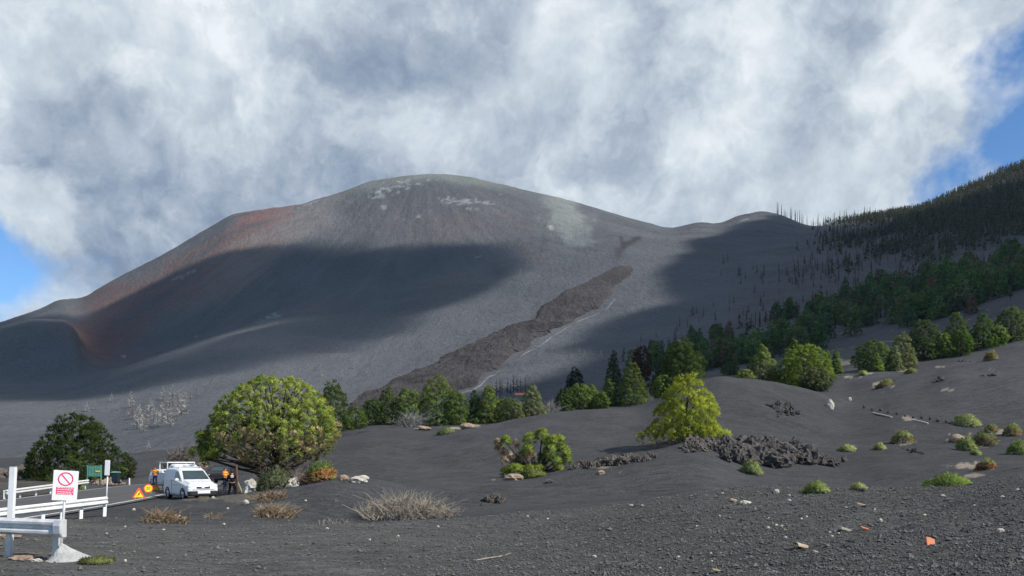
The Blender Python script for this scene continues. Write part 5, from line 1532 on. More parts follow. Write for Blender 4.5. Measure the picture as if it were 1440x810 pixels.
# no-entry sign on a pole set in a lump of concrete
dS = 13.75; k_ = dS/F
X, Y = (84-720)*k_, dS
zb = gz(X, Y)
t = thing('prohibition_sign', 'white sign with red barred ring and red text box in front of the road', 'sign', (X, Y, zb), rot=(0, .065, .36))
zt = EYE+(HZ-661.5)*k_-zb; pw, ph = 31.0*k_, 42.5*k_
pc = zt-ph/2
m = MB(); m.tube([(0, .035, -.05), (0, .035, zt-.06)], .024, 10); m.build('pole', M_GALV, t, smooth=True)
m = MB(); m.box((0, 0, pc), (pw, .012, ph)); pn = m.build('panel', M_WHITE, t, bevel=.004)
pcz = zt-12.0*k_; ro, ri = 9.6*k_, 8.0*k_
m = MB(); N_ = 40
rings = []
for i in range(N_):
    a = 2*math.pi*i/N_
    rings.append([(math.cos(a)*ro, -.010, pcz+math.sin(a)*ro), (math.cos(a)*ro, -.006, pcz+math.sin(a)*ro), (math.cos(a)*ri, -.006, pcz+math.sin(a)*ri), (math.cos(a)*ri, -.010, pcz+math.sin(a)*ri)])
rings.append(rings[0]); m.loft(rings, cap=False)
m.build('ring', M_RED, t)
m = MB(); m.box((0, -.0085, 0), (2*ri*.99, .003, 1.5*k_), Matrix.Translation((0, 0, pcz))@Matrix.Rotation(math.radians(50), 4, 'Y')); m.build('slash', M_RED, t)
zb2 = zt-28.6*k_
m = MB(); m.box((0, -.0075, zb2), (21.5*k_, .003, 10.6*k_)); tb = m.build('text_box', M_RED, t)
rn = random.Random(2)
for row in range(4):      # the text on the photograph is too small to read: rows of pale print
    zz = zb2+(3.9-2.6*row+(-.3 if row > 1 else .3))*k_; x = -9.4*k_
    m = MB()
    while x < 8.8*k_:
        l = rn.uniform(1.4, 3.6)*k_
        m.box((x+l/2, -.0100, zz), (min(l, 9.6*k_-x), .002, 1.35*k_)); x += l+.55*k_
    m.build('print', M_PINK, tb)
m = MB(); m.tube([(0, .0, pc+.10), (0, .045, pc+.10)], .012, 6); m.tube([(0, .0, pc-.18), (0, .045, pc-.18)], .012, 6); m.build('bolt', M_GALV, t)
vs, fs = rock_verts(5, (1, 1, 1), 3, .16, 1.2)
vs2 = []
for v in vs:
    zz = max(-.25, v.z); r_ = .52*(1-.80*min(1, max(0, (zz+.1)))**.55)
    q = Vector((v.x, v.y, 0)); q = q.normalized()*min(1, q.length) if q.length > 0 else q
    vs2.append((q.x*r_*1.0+.02, q.y*r_*.8, zz*.34))
vs2 = [(x+(.16 if z < 0 else .16*(1-z/.34)), y, z*.82+.02) for x, y, z in vs2]
m = MB(); m.add(vs2, fs); m.build('base', M_CONC, t, rot=(0, -.065, 0))

# ------------------------------------------------------------------ yellow roadworks signs on folding legs
def works_sign(label, px_, py_, d, size, shape, sym, face, tilt=-.22):
    X, Y, Z = at(px_, d)
    Z = max(Z, ROADZ)
    t = thing('works_sign', label, 'road sign', (X, Y, Z), rot=(tilt, 0, face))
    s = size
    if shape == 'tri':
        o_ = [(-s/2, .05), (s/2, .05), (s*.06, s*.93), (-s*.06, s*.93)]; c = (0, .05+s*.30)
        inn = [(-s*.335, .05+s*.095), (s*.335, .05+s*.095), (0, s*.72)]
        m = MB(); m.prism(o_, 'y', -.012, .012)
        f_ = m.build('border', M_ORED, t, bevel=.01)
    else:
        o_ = [(math.cos(a)*s/2, .05+s/2+math.sin(a)*s/2) for a in np.linspace(0, 2*math.pi, 33)[:-1]]; c = (0, .05+s/2)
        inn = [(math.cos(a)*s*.40, .05+s/2+math.sin(a)*s*.40) for a in np.linspace(0, 2*math.pi, 33)[:-1]]
        m = MB(); m.prism(o_, 'y', -.012, .012); f_ = m.build('border', M_ORED, t)
    m = MB(); m.prism(inn, 'y', -.018, -.013); m.build('face', M_YEL, t)
    m = MB(); q = s
    cx, cz = c
    if sym == 'worker':
        m.prism([(cx-.02*q, cz-.12*q), (cx+.02*q, cz-.13*q), (cx+.05*q, cz), (cx+.09*q, cz+.09*q), (cx+.02*q, cz+.14*q), (cx-.05*q, cz+.06*q), (cx-.11*q, cz+.0*q), (cx-.10*q, cz-.03*q), (cx-.03*q, cz+.02*q), (cx-.01*q, cz)], 'y', -.023, -.018)
        m.prism([(cx+.085*q+math.cos(a)*.04*q, cz+.165*q+math.sin(a)*.04*q) for a in np.linspace(0, 6.28, 9)[:-1]], 'y', -.023, -.018)
        m.prism([(cx-.20*q, cz-.13*q), (cx-.06*q, cz-.13*q), (cx-.13*q, cz-.06*q)], 'y', -.023, -.018)
    elif sym == 'narrow':
        m.prism([(cx-.07*q, cz-.12*q), (cx-.04*q, cz-.12*q), (cx-.035*q, cz), (cx-.03*q, cz+.14*q), (cx-.05*q, cz+.14*q), (cx-.06*q, cz+.02*q)], 'y', -.023, -.018)
        m.prism([(cx+.09*q, cz-.12*q), (cx+.12*q, cz-.12*q), (cx+.055*q, cz+.01*q), (cx+.05*q, cz+.14*q), (cx+.03*q, cz+.14*q), (cx+.03*q, cz)], 'y', -.023, -.018)
    if sym in ('worker', 'narrow'): m.build('symbol', M_BLACK, t)
    else:
        cu = bpy.data.curves.new('digits', 'FONT'); cu.body = sym; cu.align_x = 'CENTER'; cu.align_y = 'CENTER'; cu.size = s*.48; cu.extrude = .003; cu.resolution_u = 3
        tmp = bpy.data.objects.new('digits', cu); COL.objects.link(tmp)
        bpy.context.view_layer.update()
        dm_ = bpy.data.meshes.new_from_object(tmp.evaluated_get(bpy.context.evaluated_depsgraph_get()))
        bpy.data.objects.remove(tmp); dm_.materials.clear(); dm_.materials.append(M_BLACK)
        ob('digits', dm_, t, (cx, -.022, cz), (math.pi/2, 0, 0))
    for sx in (-.28, .28):
        m = MB(); m.tube([(sx*s, .02, .25*s), (sx*s, .30*s, -.02)], .012, 5); m.tube([(sx*s, -.02, .0), (sx*s, .02, .3*s)], .012, 5); m.build('leg', M_GALV, t)
    return t
works_sign('nearest yellow triangle road works sign with black worker symbol', 195, 702, 43, .70, 'tri', 'worker', .35)
works_sign('round yellow speed sign with red rim between the two triangles', 208.5, 694, 50.5, .58, 'disc', '20', .35)
works_sign('farthest yellow triangle sign with narrowing road symbol', 219, 691, 54, .62, 'tri', 'narrow', .55)

# ------------------------------------------------------------------ vehicles (front towards -Y in their own frame, origin on the ground under the middle)
def ring_at(y, hw, z0, z1, tum=.86, zs=.55):
    """cross-section of a body at length y: sides tumble in above the shoulder zs"""
    zsh = z0+(z1-z0)*zs
    r_ = .05
    return [(-hw+r_, y, z0), (hw-r_, y, z0), (hw, y, z0+.10), (hw, y, zsh), (hw*tum+(hw-hw*tum)*.15, y, z1-.10), (hw*tum-.10, y, z1), (-hw*tum+.10, y, z1), (-hw*tum-(hw-hw*tum)*.15, y, z1-.10), (-hw, y, zsh), (-hw, y, z0+.10)]
def wheel(t, x, y, r=.31, w=.2):
    wt = MB(); n = 20
    sgn = 1 if x > 0 else -1
    prof = [(0, r*.66), (0, r*.94), (.03, r), (w-.03, r), (w, r*.94), (w, r*.66)]
    rings = []
    for i in range(n+1):
        a = 2*math.pi*i/n
        rings.append([(x-sgn*o_, y+math.cos(a)*q, r+math.sin(a)*q) for o_, q in prof])
    wt.loft(rings, cap=False)
    wo_ = wt.build('wheel', M_RUBBER, t)
    rm = MB(); rm.tube([(x-sgn*.02, y, r), (x-sgn*(w-.04), y, r)], r*.67, 16)
    for k in range(5):
        a = 2*math.pi*k/5
        rm.box((x-sgn*.012, y+math.cos(a)*r*.34, r+math.sin(a)*r*.34), (.012, r*.16, r*.5), Matrix.Translation((0, 0, 0)))
    rm.build('rim', M_CHROME, wo_)
    return wo_
# the white van: bonnet, raked windscreen, tall boxy rear
vX, vY = (268-720)/F*44.3, 44.3
van = thing('white_van', 'white van facing the camera with black bumper beside the large round pine', 'van', (vX, vY, ROADZ-.05), math.radians(42))
HW = .90
rg = [ring_at(-2.12, HW*.84, .42, .70, .96, .7), ring_at(-2.05, HW*.93, .30, .86, .93, .7), ring_at(-1.75, HW*.98, .26, 1.00, .92, .75), ring_at(-1.20, HW, .26, 1.10, .90, .82),
      ring_at(-1.05, HW, .26, 1.14, .88, .82), ring_at(-.25, HW, .26, 1.74, .80, .56), ring_at(.0, HW, .26, 1.82, .82, .54), ring_at(.6, HW, .26, 1.86, .84, .53), ring_at(1.6, HW, .26, 1.85, .85, .53), ring_at(2.06, HW*.99, .28, 1.78, .86, .55), ring_at(2.14, HW*.95, .36, 1.60, .88, .6)]
m = MB(); m.loft(rg); m.build('body', M_VAN, van, smooth=False, bevel=.02)
def quad_plate(name, pts, mt, t, off=(0, -.012, .008), th_=.012):
    p = [Vector(q) for q in pts]; nrm = (p[1]-p[0]).cross(p[-1]-p[0]).normalized()
    m_ = MB(); n = len(p)
    m_.add([q+nrm*th_ for q in p]+[q-nrm*.004 for q in p], [tuple(range(n)), tuple(range(2*n-1, n-1, -1))]+[(i, n+i, n+(i+1) % n, (i+1) % n) for i in range(n)])
    return m_.build(name, mt, t)
quad_plate('windscreen', [(-.71, -1.02, 1.19), (.71, -1.02, 1.19), (.60, -.32, 1.68), (-.60, -.32, 1.68)], M_GLASS, van)
for sx in (-1, 1):
    pts = [(sx*.885, -.72, 1.20), (sx*.885, .10, 1.20), (sx*.80, .08, 1.64), (sx*.795, -.20, 1.62)]
    if sx > 0: pts = pts
    else: pts = pts[::-1]
    quad_plate('side_window', pts, M_GLASS, van, th_=.014)
    m = MB(); m.box((sx*.90, -.05, .85), (.012, 1.20, .012)); m.box((sx*.905, .55, .75), (.012, .012, .8)); m.box((sx*.905, .35, 1.08), (.02, .14, .03)); m.build('door_trim', M_BLACK, van)
    m = MB(); m.box((sx*1.02, -.72, 1.17), (.20, .10, .16)); m.build('mirror', M_BLACK if sx > 0 else M_VAN, van, bevel=.03)
    vs, fs = rock_verts(2, (.20, .12, .14), 2, 0.0)
    m = MB(); m.add(vs, fs, Matrix.Translation((sx*.66, -1.98, .80))); m.build('headlight', M_LAMP, van, smooth=True)
    m = MB(); m.tube([(sx*.62, -2.09, .74), (sx*.80, -1.98, .76), (sx*.84, -1.90, .90)], .018, 5); m.tube([(sx*.80, -1.20, 1.135), (sx*.74, -1.75, 1.02), (sx*.66, -2.02, .90)], .010, 5); m.build('panel_gap', M_BLACK, van)
    m = MB(); m.tube([(sx*.60, -2.12, .42), (sx*.60, -2.17, .42)], .075, 12); m.build('fog_light', M_LAMP, van)
    for wy in (-1.33, 1.30):
        wheel(van, sx*.90, wy)
        m = MB()
        pl = [(wy+math.cos(a)*.40, .31+math.sin(a)*.40) for a in np.linspace(-.05, math.pi+.05, 15)]+[(wy+math.cos(a)*.33, .31+math.sin(a)*.33) for a in np.linspace(math.pi+.05, -.05, 15)]
        m.prism(pl, 'x', sx*.885, sx*.925); m.build('wheel_arch', M_BLACK, van)
    m = MB(); m.box((sx*.62, 1.0, 1.90), (.035, 1.9, .03)); m.box((sx*.62, .15, 1.87), (.04, .06, .06)); m.box((sx*.62, 1.8, 1.87), (.04, .06, .06)); m.build('roof_rail', M_VAN, van)
m = MB(); m.loft([[(x, y, z) for x, y, z in [(-.86, -2.00, .24), (.86, -2.00, .24), (.88, -1.98, .56), (-.88, -1.98, .56)]], [(-.72, -2.20, .28), (.72, -2.20, .28), (.74, -2.20, .52), (-.74, -2.20, .52)]]); bp_ = m.build('bumper', M_BLACK, van, bevel=.03)
m = MB(); m.box((0, -2.215, .46), (.70, .02, .15)); m.build('lower_panel', M_VAN, bp_, bevel=.005)
m = MB(); m.box((0, -2.232, .46), (.50, .008, .11)); m.build('number_plate', M_WHITE, bp_)
m = MB()
m.prism([(-.40, .80), (-.06, .77), (-.10, .66), (-.36, .67)], 'y', -2.135, -2.09); m.prism([(.40, .80), (.06, .77), (.10, .66), (.36, .67)], 'y', -2.135, -2.09); m.box((0, -2.10, .60), (1.2, .04, .035))
m.build('grille', M_BLACK, van)
m = MB(); m.box((-.24, -2.135, .70), (.30, .012, .014)); m.box((.24, -2.135, .70), (.30, .012, .014)); m.box((0, -2.135, .70), (.12, .014, .06)); m.build('grille_bar', M_CHROME, van)
for sx in (-.3, .25):
    m = MB(); m.tube([(sx, -1.04, 1.205), (sx+.45, -.85, 1.325)], .010, 4); m.build('wiper', M_BLACK, van)
m = MB(); m.box((0, .9, 1.895), (1.3, .06, .03)); m.box((0, .3, 1.895), (1.3, .06, .03)); m.box((0, 1.5, 1.895), (1.3, .06, .03)); m.build('roof_bar', M_GALV, van)

# white pick-up behind the van
pX, pY = (256-720)/F*52.5, 52.5
pk = thing('pickup_truck', 'white work truck with a railed body standing behind the van', 'truck', (pX, pY, ROADZ-.03), math.radians(38))
m = MB(); m.loft([ring_at(-2.5, .84, .45, .95, .95, .7), ring_at(-2.35, .90, .40, 1.08, .93, .8), ring_at(-1.5, .92, .40, 1.20, .92, .85), ring_at(-.95, .92, .40, 1.98, .84, .52), ring_at(-.1, .92, .40, 2.02, .85, .52), ring_at(.15, .92, .40, 1.96, .86, .52)]); m.build('cab', M_VAN, pk, bevel=.02)
m = MB(); m.box((0, 1.35, .95), (1.86, 2.3, .08)); m.box((-.92, 1.35, 1.18), (.04, 2.3, .42)); m.box((.92, 1.35, 1.18), (.04, 2.3, .42)); m.box((0, 2.5, 1.18), (1.86, .04, .42)); m.build('load_bed', M_VAN, pk)
m = MB()
for sx in (-.9, .9):
    m.tube([(sx, .25, 1.0), (sx, .25, 2.12)], .04, 6); m.tube([(sx, 2.45, 1.0), (sx, 2.45, 2.12)], .04, 6); m.tube([(sx, .25, 2.12), (sx, 2.45, 2.12)], .04, 6)
m.tube([(-.9, .25, 2.12), (.9, .25, 2.12)], .05, 6); m.tube([(-.9, 2.45, 2.12), (.9, 2.45, 2.12)], .04, 6); m.build('ladder_rack', M_VAN, pk)
quad_plate('windscreen', [(-.74, -1.46, 1.26), (.74, -1.46, 1.26), (.68, -1.0, 1.86), (-.68, -1.0, 1.86)], M_GLASS, pk)
for sx in (-1, 1):
    pts = [(sx*.915, -1.2, 1.28), (sx*.915, -.05, 1.28), (sx*.83, -.08, 1.82), (sx*.82, -.78, 1.82)]
    quad_plate('side_window', pts if sx > 0 else pts[::-1], M_GLASS, pk, th_=.014)
    m = MB(); m.box((sx*1.03, -1.1, 1.35), (.16, .08, .24)); m.build('mirror', M_BLACK, pk, bevel=.02)
    m = MB(); m.box((sx*.66, -2.47, .82), (.34, .08, .18)); m.build('headlight', M_LAMP, pk, bevel=.02)
    for wy in (-1.65, 1.35): wheel(pk, sx*.90, wy, .35, .22)
m = MB(); m.box((0, -2.50, .50), (1.70, .14, .24)); m.build('bumper', MATS['concrete'], pk, bevel=.03)
m = MB(); m.box((0, -2.50, .84), (.8, .05, .14)); m.build('grille', M_BLACK, pk)
m = MB(); m.box((0, 1.2, .55), (.7, 3.2, .16)); m.build('chassis', M_BLACK, pk)

# white car parked beyond the worker, seen from behind its tail
cX, cY = (232-720)/F*66, 66.5
car = thing('white_car', 'white car half hidden behind the worker on the road', 'car', (cX, cY, ROADZ), math.radians(50))
m = MB(); m.loft([ring_at(-2.0, .76, .42, .72, .95, .7), ring_at(-1.9, .84, .30, .84, .93, .7), ring_at(-1.0, .86, .25, .96, .92, .8), ring_at(-.35, .86, .25, 1.42, .78, .55), ring_at(.9, .86, .25, 1.46, .80, .55), ring_at(1.7, .85, .27, 1.32, .82, .6), ring_at(1.95, .80, .36, .95, .9, .7)]); m.build('body', M_VAN, car, bevel=.02)
quad_plate('windscreen', [(-.68, -.95, 1.0), (.68, -.95, 1.0), (.58, -.42, 1.36), (-.58, -.42, 1.36)], M_GLASS, car)
for sx in (-1, 1):
    pts = [(sx*.86, -.6, 1.0), (sx*.86, 1.2, 1.0), (sx*.76, 1.1, 1.34), (sx*.75, -.28, 1.33)]
    quad_plate('side_window', pts if sx > 0 else pts[::-1], M_GLASS, car, th_=.014)
    m = MB(); m.box((sx*.60, -1.96, .68), (.30, .08, .13)); m.build('headlight', M_LAMP, car, bevel=.02)
    m = MB(); m.box((sx*.95, -.6, 1.0), (.16, .08, .11)); m.build('mirror', M_VAN, car, bevel=.02)
    for wy in (-1.25, 1.2): wheel(car, sx*.86, wy, .30, .19)
m = MB(); m.box((0, -1.99, .40), (1.5, .12, .20)); m.build('bumper', M_BLACK, car, bevel=.02)
# dark car further off, only its nose and mirror show right of the van
cX, cY = (309-720)/F*62, 62.5
dk = thing('dark_car', 'dark car partly hidden behind the worker right of the van', 'car', (cX, cY, gz(cX, cY)), math.radians(8))
m = MB(); m.loft([ring_at(-2.0, .76, .42, .78, .95, .7), ring_at(-1.9, .84, .30, .90, .93, .7), ring_at(-1.0, .86, .25, 1.02, .92, .8), ring_at(-.35, .86, .25, 1.50, .78, .55), ring_at(.9, .86, .25, 1.52, .80, .55), ring_at(1.9, .82, .36, 1.05, .9, .7)]); m.build('body', M_BLACK, dk, bevel=.02)
quad_plate('windscreen', [(-.68, -.95, 1.06), (.68, -.95, 1.06), (.58, -.42, 1.43), (-.58, -.42, 1.43)], M_GLASS, dk)
for sx in (-1, 1):
    m = MB(); m.box((sx*.60, -1.96, .74), (.30, .08, .13)); m.build('headlight', M_LAMP, dk, bevel=.02)
    for wy in (-1.25, 1.2): wheel(dk, sx*.86, wy, .30, .19)

# ------------------------------------------------------------------ people: one skinned body each, clothes as children
def skin_mesh(name, verts, edges, radii, mt, sub=2, root=0):
    me = bpy.data.meshes.new(name); me.from_pydata(verts, edges, [])
    tmp = bpy.data.objects.new(name, me); COL.objects.link(tmp)
    sk_ = tmp.modifiers.new('skin', 'SKIN'); sk_.use_smooth_shade = True
    for i, d_ in enumerate(me.skin_vertices[0].data):
        r_ = radii[i]; d_.radius = r_ if hasattr(r_, '__len__') else (r_, r_); d_.use_root = (i == root)
    if sub:
        ss = tmp.modifiers.new('sub', 'SUBSURF'); ss.levels = sub; ss.render_levels = sub
    bpy.context.view_layer.update()
    out = bpy.data.meshes.new_from_object(tmp.evaluated_get(bpy.context.evaluated_depsgraph_get()))
    bpy.data.objects.remove(tmp)
    out.name = name; out.materials.clear(); out.materials.append(mt)
    for p in out.polygons: p.use_smooth = True
    return out
def person(label, loc, rotz, J, top_mat, leg_mat, vest=None, h=1.72, hat=None, print_=False):
    """J: joint positions (m) in the person's frame, facing -Y"""
    t = thing('person', label, 'person', loc, rotz)
    t.scale = (h/1.75,)*3
    V_, E_, R_ = [], [], []
    def ad(p, r, par=None):
        V_.append(tuple(p)); R_.append(r)
        if par is not None: E_.append((par, len(V_)-1))
        return len(V_)-1
    pel = ad(J['pelvis'], (.135, .10)); wa = ad(J['waist'], (.13, .095), pel); ch = ad(J['chest'], (.16, .11), wa); nk0 = ad(J['neck'], (.065, .06), ch)
    hd0 = ad(Vector(J['head'])-Vector((0, .005, .075)), (.062, .070), nk0); hd = ad(J['head'], (.082, .098), hd0); hd2 = ad(Vector(J['head'])+Vector((0, .005, .075)), (.070, .083), hd)
    for s in ('l', 'r'):
        sh = ad(J['sh'+s], .062, ch); el = ad(J['el'+s], .043, sh); wr = ad(J['wr'+s], .029, el)
        dv = (Vector(J['wr'+s])-Vector(J['el'+s])).normalized(); sd = dv.cross(Vector((0, 1, .2))).normalized()
        pa = ad(Vector(J['wr'+s])+dv*.075, (.038, .018), wr)
        for q, (off, ln) in enumerate(((-.028, .060), (-.010, .075), (.010, .070), (.028, .055))):
            f0 = ad(Vector(J['wr'+s])+dv*.105+sd*off, .0095, pa); f1 = ad(Vector(J['wr'+s])+dv*(.105+ln*.6)+sd*off*1.1+Vector((0, -.012, 0)), .0085, f0); ad(Vector(J['wr'+s])+dv*(.105+ln*.8)+sd*off*1.1+Vector((0, -.035, 0)), .007, f1)
        th0 = ad(Vector(J['wr'+s])+dv*.05+sd*-.042+Vector((0, -.012, 0)), .011, wr); ad(Vector(J['wr'+s])+dv*.09+sd*-.058+Vector((0, -.025, 0)), .009, th0)
        hp = ad(J['hip'+s], .088, pel); kn = ad(J['kn'+s], .056, hp); an_ = ad(J['an'+s], .040, kn); ad(Vector(J['an'+s])+Vector((0, -.15, -.035)), .036, an_)
    ob('body', skin_mesh('body', V_, E_, R_, M_SKIN, 1), t)
    # head details
    hv = Vector(J['head'])
    m = MB(); vs, fs = rock_verts(1, (.094, .112, .10), 2, .05); m.add(vs, fs, Matrix.Translation(hv+Vector((0, .034, .036)))); m.build('hair' if not hat else 'hat', hat or M_HAIR, t, smooth=True)
    m = MB(); m.box(hv+Vector((0, -.105, -.01)), (.025, .03, .045)); m.box(hv+Vector((.082, 0, 0)), (.015, .04, .06)); m.box(hv+Vector((-.082, 0, 0)), (.015, .04, .06)); m.box(hv+Vector((0, -.095, -.052)), (.045, .008, .010)); m.build('face_features', M_SKIN, t, bevel=.004)
    m = MB(); m.box(hv+Vector((.032, -.094, .018)), (.022, .012, .010)); m.box(hv+Vector((-.032, -.094, .018)), (.022, .012, .010)); m.build('eyes', M_BLACK, t)
    sv = [J['pelvis'], J['waist'], J['chest'], Vector(J['neck'])-Vector((0, 0, .02))]; se = [(0, 1), (1, 2), (2, 3)]; sr = [(.155, .12), (.152, .115), (.178, .128), (.08, .075)]
    for s in ('l', 'r'):
        k = len(sv); sv += [J['sh'+s], J['el'+s], Vector(J['el'+s]).lerp(Vector(J['wr'+s]), .85)]; sr += [.078, .057, .045]; se += [(2, k), (k, k+1), (k+1, k+2)]
    up = ob('jacket', skin_mesh('jacket', sv, se, sr, top_mat), t)
    if vest:
        for z_, th__ in ((-.10, .03), (.06, .03)):
            c = Vector(J['chest'])+Vector((0, 0, z_))
            rr_ = [(math.cos(a), math.sin(a)) for a in np.linspace(0, 2*math.pi, 17)[:-1]]
            m = MB(); m.loft([[(c.x+a*.186, c.y+b*.140, c.z-th__) for a, b in rr_], [(c.x+a*.188, c.y+b*.142, c.z+th__) for a, b in rr_]], cap=False); m.build('reflective_band', vest, up)
    if print_:
        c = Vector(J['chest']); m = MB()
        for i, w_ in enumerate((.17, .13, .17)): m.box((c.x, c.y+.135, c.z+.10-.05*i), (w_, .01, .022))
        m.build('back_print', M_WHITE, up)
    lv = [J['pelvis']]; le = []; lr = [(.155, .122)]
    for s in ('l', 'r'):
        k = len(lv); lv += [J['hip'+s], J['kn'+s], Vector(J['an'+s])+Vector((0, 0, .02))]; lr += [.102, .073, .062]; le += [(0, k), (k, k+1), (k+1, k+2)]
    ob('trousers', skin_mesh('trousers', lv, le, lr, leg_mat), t)
    for s in ('l', 'r'):
        a_ = Vector(J['an'+s]); m = MB(); m.box(a_+Vector((0, -.07, -.04)), (.10, .28, .08)); m.box(a_+Vector((0, .01, .03)), (.10, .12, .12)); m.build('boot', M_BLACK, t, bevel=.025)
    return t
def pose(**kw):
    J = dict(pelvis=(0, 0, .95), waist=(0, 0, 1.10), chest=(0, 0, 1.32), neck=(0, 0, 1.49), head=(0, -.02, 1.635),
             shl=(-.19, 0, 1.42), shr=(.19, 0, 1.42), ell=(-.25, .02, 1.14), elr=(.25, .02, 1.14), wrl=(-.26, -.06, .90), wrr=(.26, -.06, .90),
             hipl=(-.095, 0, .90), hipr=(.095, 0, .90), knl=(-.11, -.02, .50), knr=(.11, -.02, .50), anl=(-.12, 0, .085), anr=(.12, 0, .085))
    J.update(kw); return J
X, Y = (218-720)/F*63, 63
person('worker in orange and yellow hi-vis jacket with raised arms on the road', (X, Y, ROADZ+.03), .2, pose(ell=(-.42, -.10, 1.30), elr=(.42, -.10, 1.30), wrl=(-.18, -.26, 1.42), wrr=(.18, -.26, 1.42), head=(0, -.04, 1.63)), M_ORANGE, M_NAVY, M_YCLOTH, 1.70)
X, Y = (238-720)/F*57.5, 57.5
person('worker in orange jacket stooping beside the truck and half hidden', (X, Y, ROADZ+.03), 1.0, pose(chest=(0, -.14, 1.29), neck=(0, -.24, 1.43), head=(0, -.32, 1.55), shl=(-.19, -.15, 1.38), shr=(.19, -.15, 1.38), ell=(-.24, -.28, 1.14), elr=(.24, -.28, 1.14), wrl=(-.15, -.46, 1.04), wrr=(.15, -.46, 1.04)), M_ORANGE, M_NAVY, M_YCLOTH, 1.80)
X, Y = (316.5-720)/F*55, 55
person('worker in red orange jacket and dark blue trousers right of the van', (X, Y, gz(X, Y)+.02), 1.3, pose(ell=(-.27, -.12, 1.15), elr=(.27, -.12, 1.15), wrl=(-.2, -.34, 1.12), wrr=(.2, -.34, 1.12)), M_ORANGE, M_NAVY, M_YCLOTH, 1.72)
X, Y = (326.5-720)/F*43.5, 43.5
person('man in black clothes with white print on the back seen from behind', (X, Y, gz(X, Y)+.01), math.pi+.35, pose(anl=(-.20, .16, .085), anr=(.20, -.18, .085), knl=(-.16, .02, .50), knr=(.16, -.12, .50), ell=(-.26, -.06, 1.14), elr=(.27, -.10, 1.16), wrl=(-.24, -.26, .98), wrr=(.22, -.32, 1.05)), M_BLK, M_BLK, None, 1.68, None, True)
# brown post beside him, a plank leaning and a pale board
X, Y = (333-720)/F*43, 43
m = MB(); zb = gz(X, Y); m.tube([(0, 0, -.3), (.02, 0, .9), (-.01, 0, 1.75)], [.065, .06, .05], 8); tag(m.build('wooden_post', M_POST, None, (X, Y, zb), smooth=True), 'brown wooden post upright beside the man in black', 'post')
P0, P1 = Vector(((309-720)/F*43.8, 43.8, gz((309-720)/F*43.8, 43.8))), Vector(((323-720)/F*43.8, 43.8, EYE+(HZ-677)/F*43.8))
m = MB(); m.prism([(-.05, -.02), (.05, -.02), (.05, .02), (-.05, .02)], 'z', 0, (P1-P0).length, (P1-P0).to_track_quat('Z', 'Y').to_matrix().to_4x4()); tag(m.build('timber', M_WOOD, None, P0), 'pale timber beam leaning left of the man in black', 'timber')
P0, P1 = Vector(((342-720)/F*43.4, 43.4, gz((342-720)/F*43.4, 43.4))), Vector(((334-720)/F*43.4, 43.4, EYE+(HZ-677)/F*43.4))
m = MB(); m.prism([(-.05, -.02), (.05, -.02), (.05, .02), (-.05, .02)], 'z', 0, (P1-P0).length, (P1-P0).to_track_quat('Z', 'Y').to_matrix().to_4x4()); tag(m.build('timber', M_WOOD, None, P0), 'short pale timber leaning right of the brown post', 'timber')

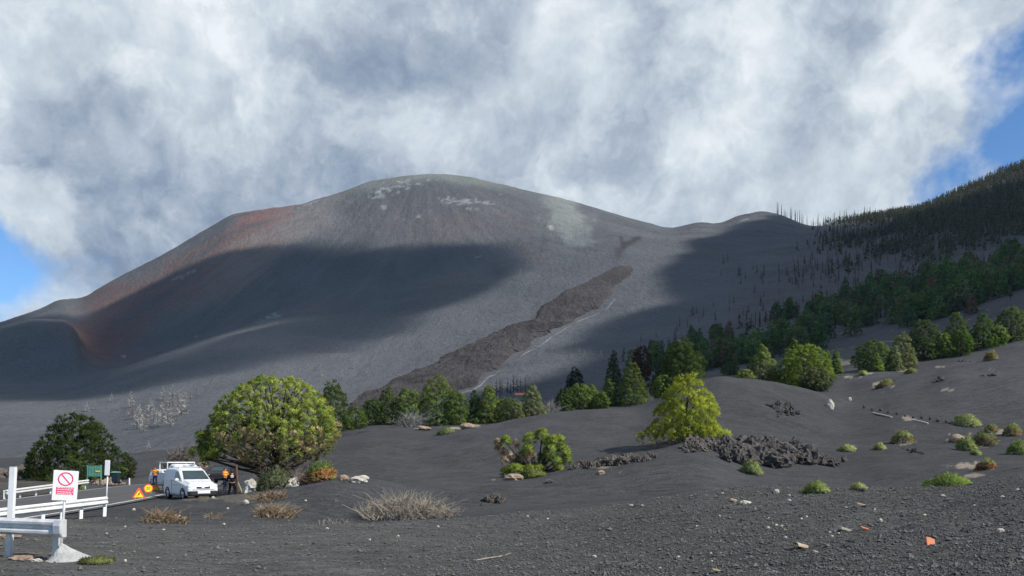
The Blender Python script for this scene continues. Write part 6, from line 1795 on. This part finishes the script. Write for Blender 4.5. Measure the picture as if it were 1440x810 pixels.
# ------------------------------------------------------------------ green fence, bin, small white post, house
t = thing('fence', 'green metal fence behind the far guardrail under the dark pine', 'fence', at(122, 68))
X0, Y0, Z0 = at(122, 68); X1, Y1, Z1 = at(150, 69)
pz = EYE+(HZ-668.5)/F*68-Z0; ptop = EYE+(HZ-655)/F*68-Z0
m = MB(); m.box(((X1-X0)/2, .04, pz+.12), (X1-X0, .04, .05)); m.box(((X1-X0)/2, .04, ptop-.15), (X1-X0, .04, .05)); m.build('rail', M_GREEN, t)
n = 9
for k in range(n):
    x = (X1-X0)*(k+.5)/n; rn_ = random.Random(k)
    m = MB(); m.prism([(x-.04, pz-.1), (x+.04, pz-.1), (x+.04, ptop-.06), (x, ptop+rn_.uniform(0, .08)), (x-.04, ptop-.06)], 'y', 0, .025); m.build('slat', M_GREEN, t)
for x in (0, (X1-X0)):
    m = MB(); m.box((x, .08, (ptop-.1)/2), (.08, .06, ptop+.2)); m.build('post', M_GREEN, t)
m = MB(); m.box(((X1-X0)*.80, -.03, pz+.42*(ptop-pz)), ((X1-X0)*.3, .02, .12)); m.build('plate', M_YEL, t)
X, Y = (163-720)/F*66, 66; zb = EYE+(HZ-680)/F*66
t = thing('rubbish_bin', 'dark wheeled rubbish bin behind the road below the dark pine', 'bin', (X, Y, zb))
m = MB(); m.loft([[(-.24, -.24, .08), (.24, -.24, .08), (.24, .24, .08), (-.24, .24, .08)], [(-.29, -.32, .95), (.29, -.32, .95), (.29, .32, .95), (-.29, .32, .95)]]); m.build('body', M_BIN, t, bevel=.03)
m = MB(); m.prism([(-.36, .95), (.34, .95), (.34, 1.02), (0, 1.07), (-.36, 1.0)], 'x', -.31, .31); m.build('lid', M_GREEN, t, bevel=.02)
m = MB(); m.tube([(-.27, .25, .1), (.27, .25, .1)], .10, 10); m.build('wheels', M_RUBBER, t)
X, Y = (182-720)/F*68, 68; zb = EYE+(HZ-681)/F*68
m = MB(); m.box((0, 0, .25), (.10, .10, .65)); tag(m.build('kerb_post', M_WHITE, None, (X, Y, zb), bevel=.02), 'short white post at the roadside right of the bin', 'marker post')
dH = 215; X, Y = (734-720)/F*dH, dH; zb = gz(X, Y)
zr = EYE+(HZ-556)/F*dH
t = thing('house', 'small house with orange tiled roof behind the middle row of pines', 'house', (X, Y, zb))
w_ = 20/F*dH; hh = max(1.8, zr-zb)
m = MB(); m.box((0, 2, hh/2-.5), (w_*.92, 4.2, hh+1)); m.build('wall', M_WALL, t)
m = MB(); m.prism([(-.4, hh), (2, hh+.9), (4.4, hh)], 'x', -w_/2, w_/2); m.build('roof', M_TILE, t)
m = MB(); m.box((-w_*.2, -.13, hh-.9), (1.0, .06, 1.0)); m.box((w_*.2, -.13, hh-.9), (1.0, .06, 1.0)); m.build('window', M_GLASS, t)
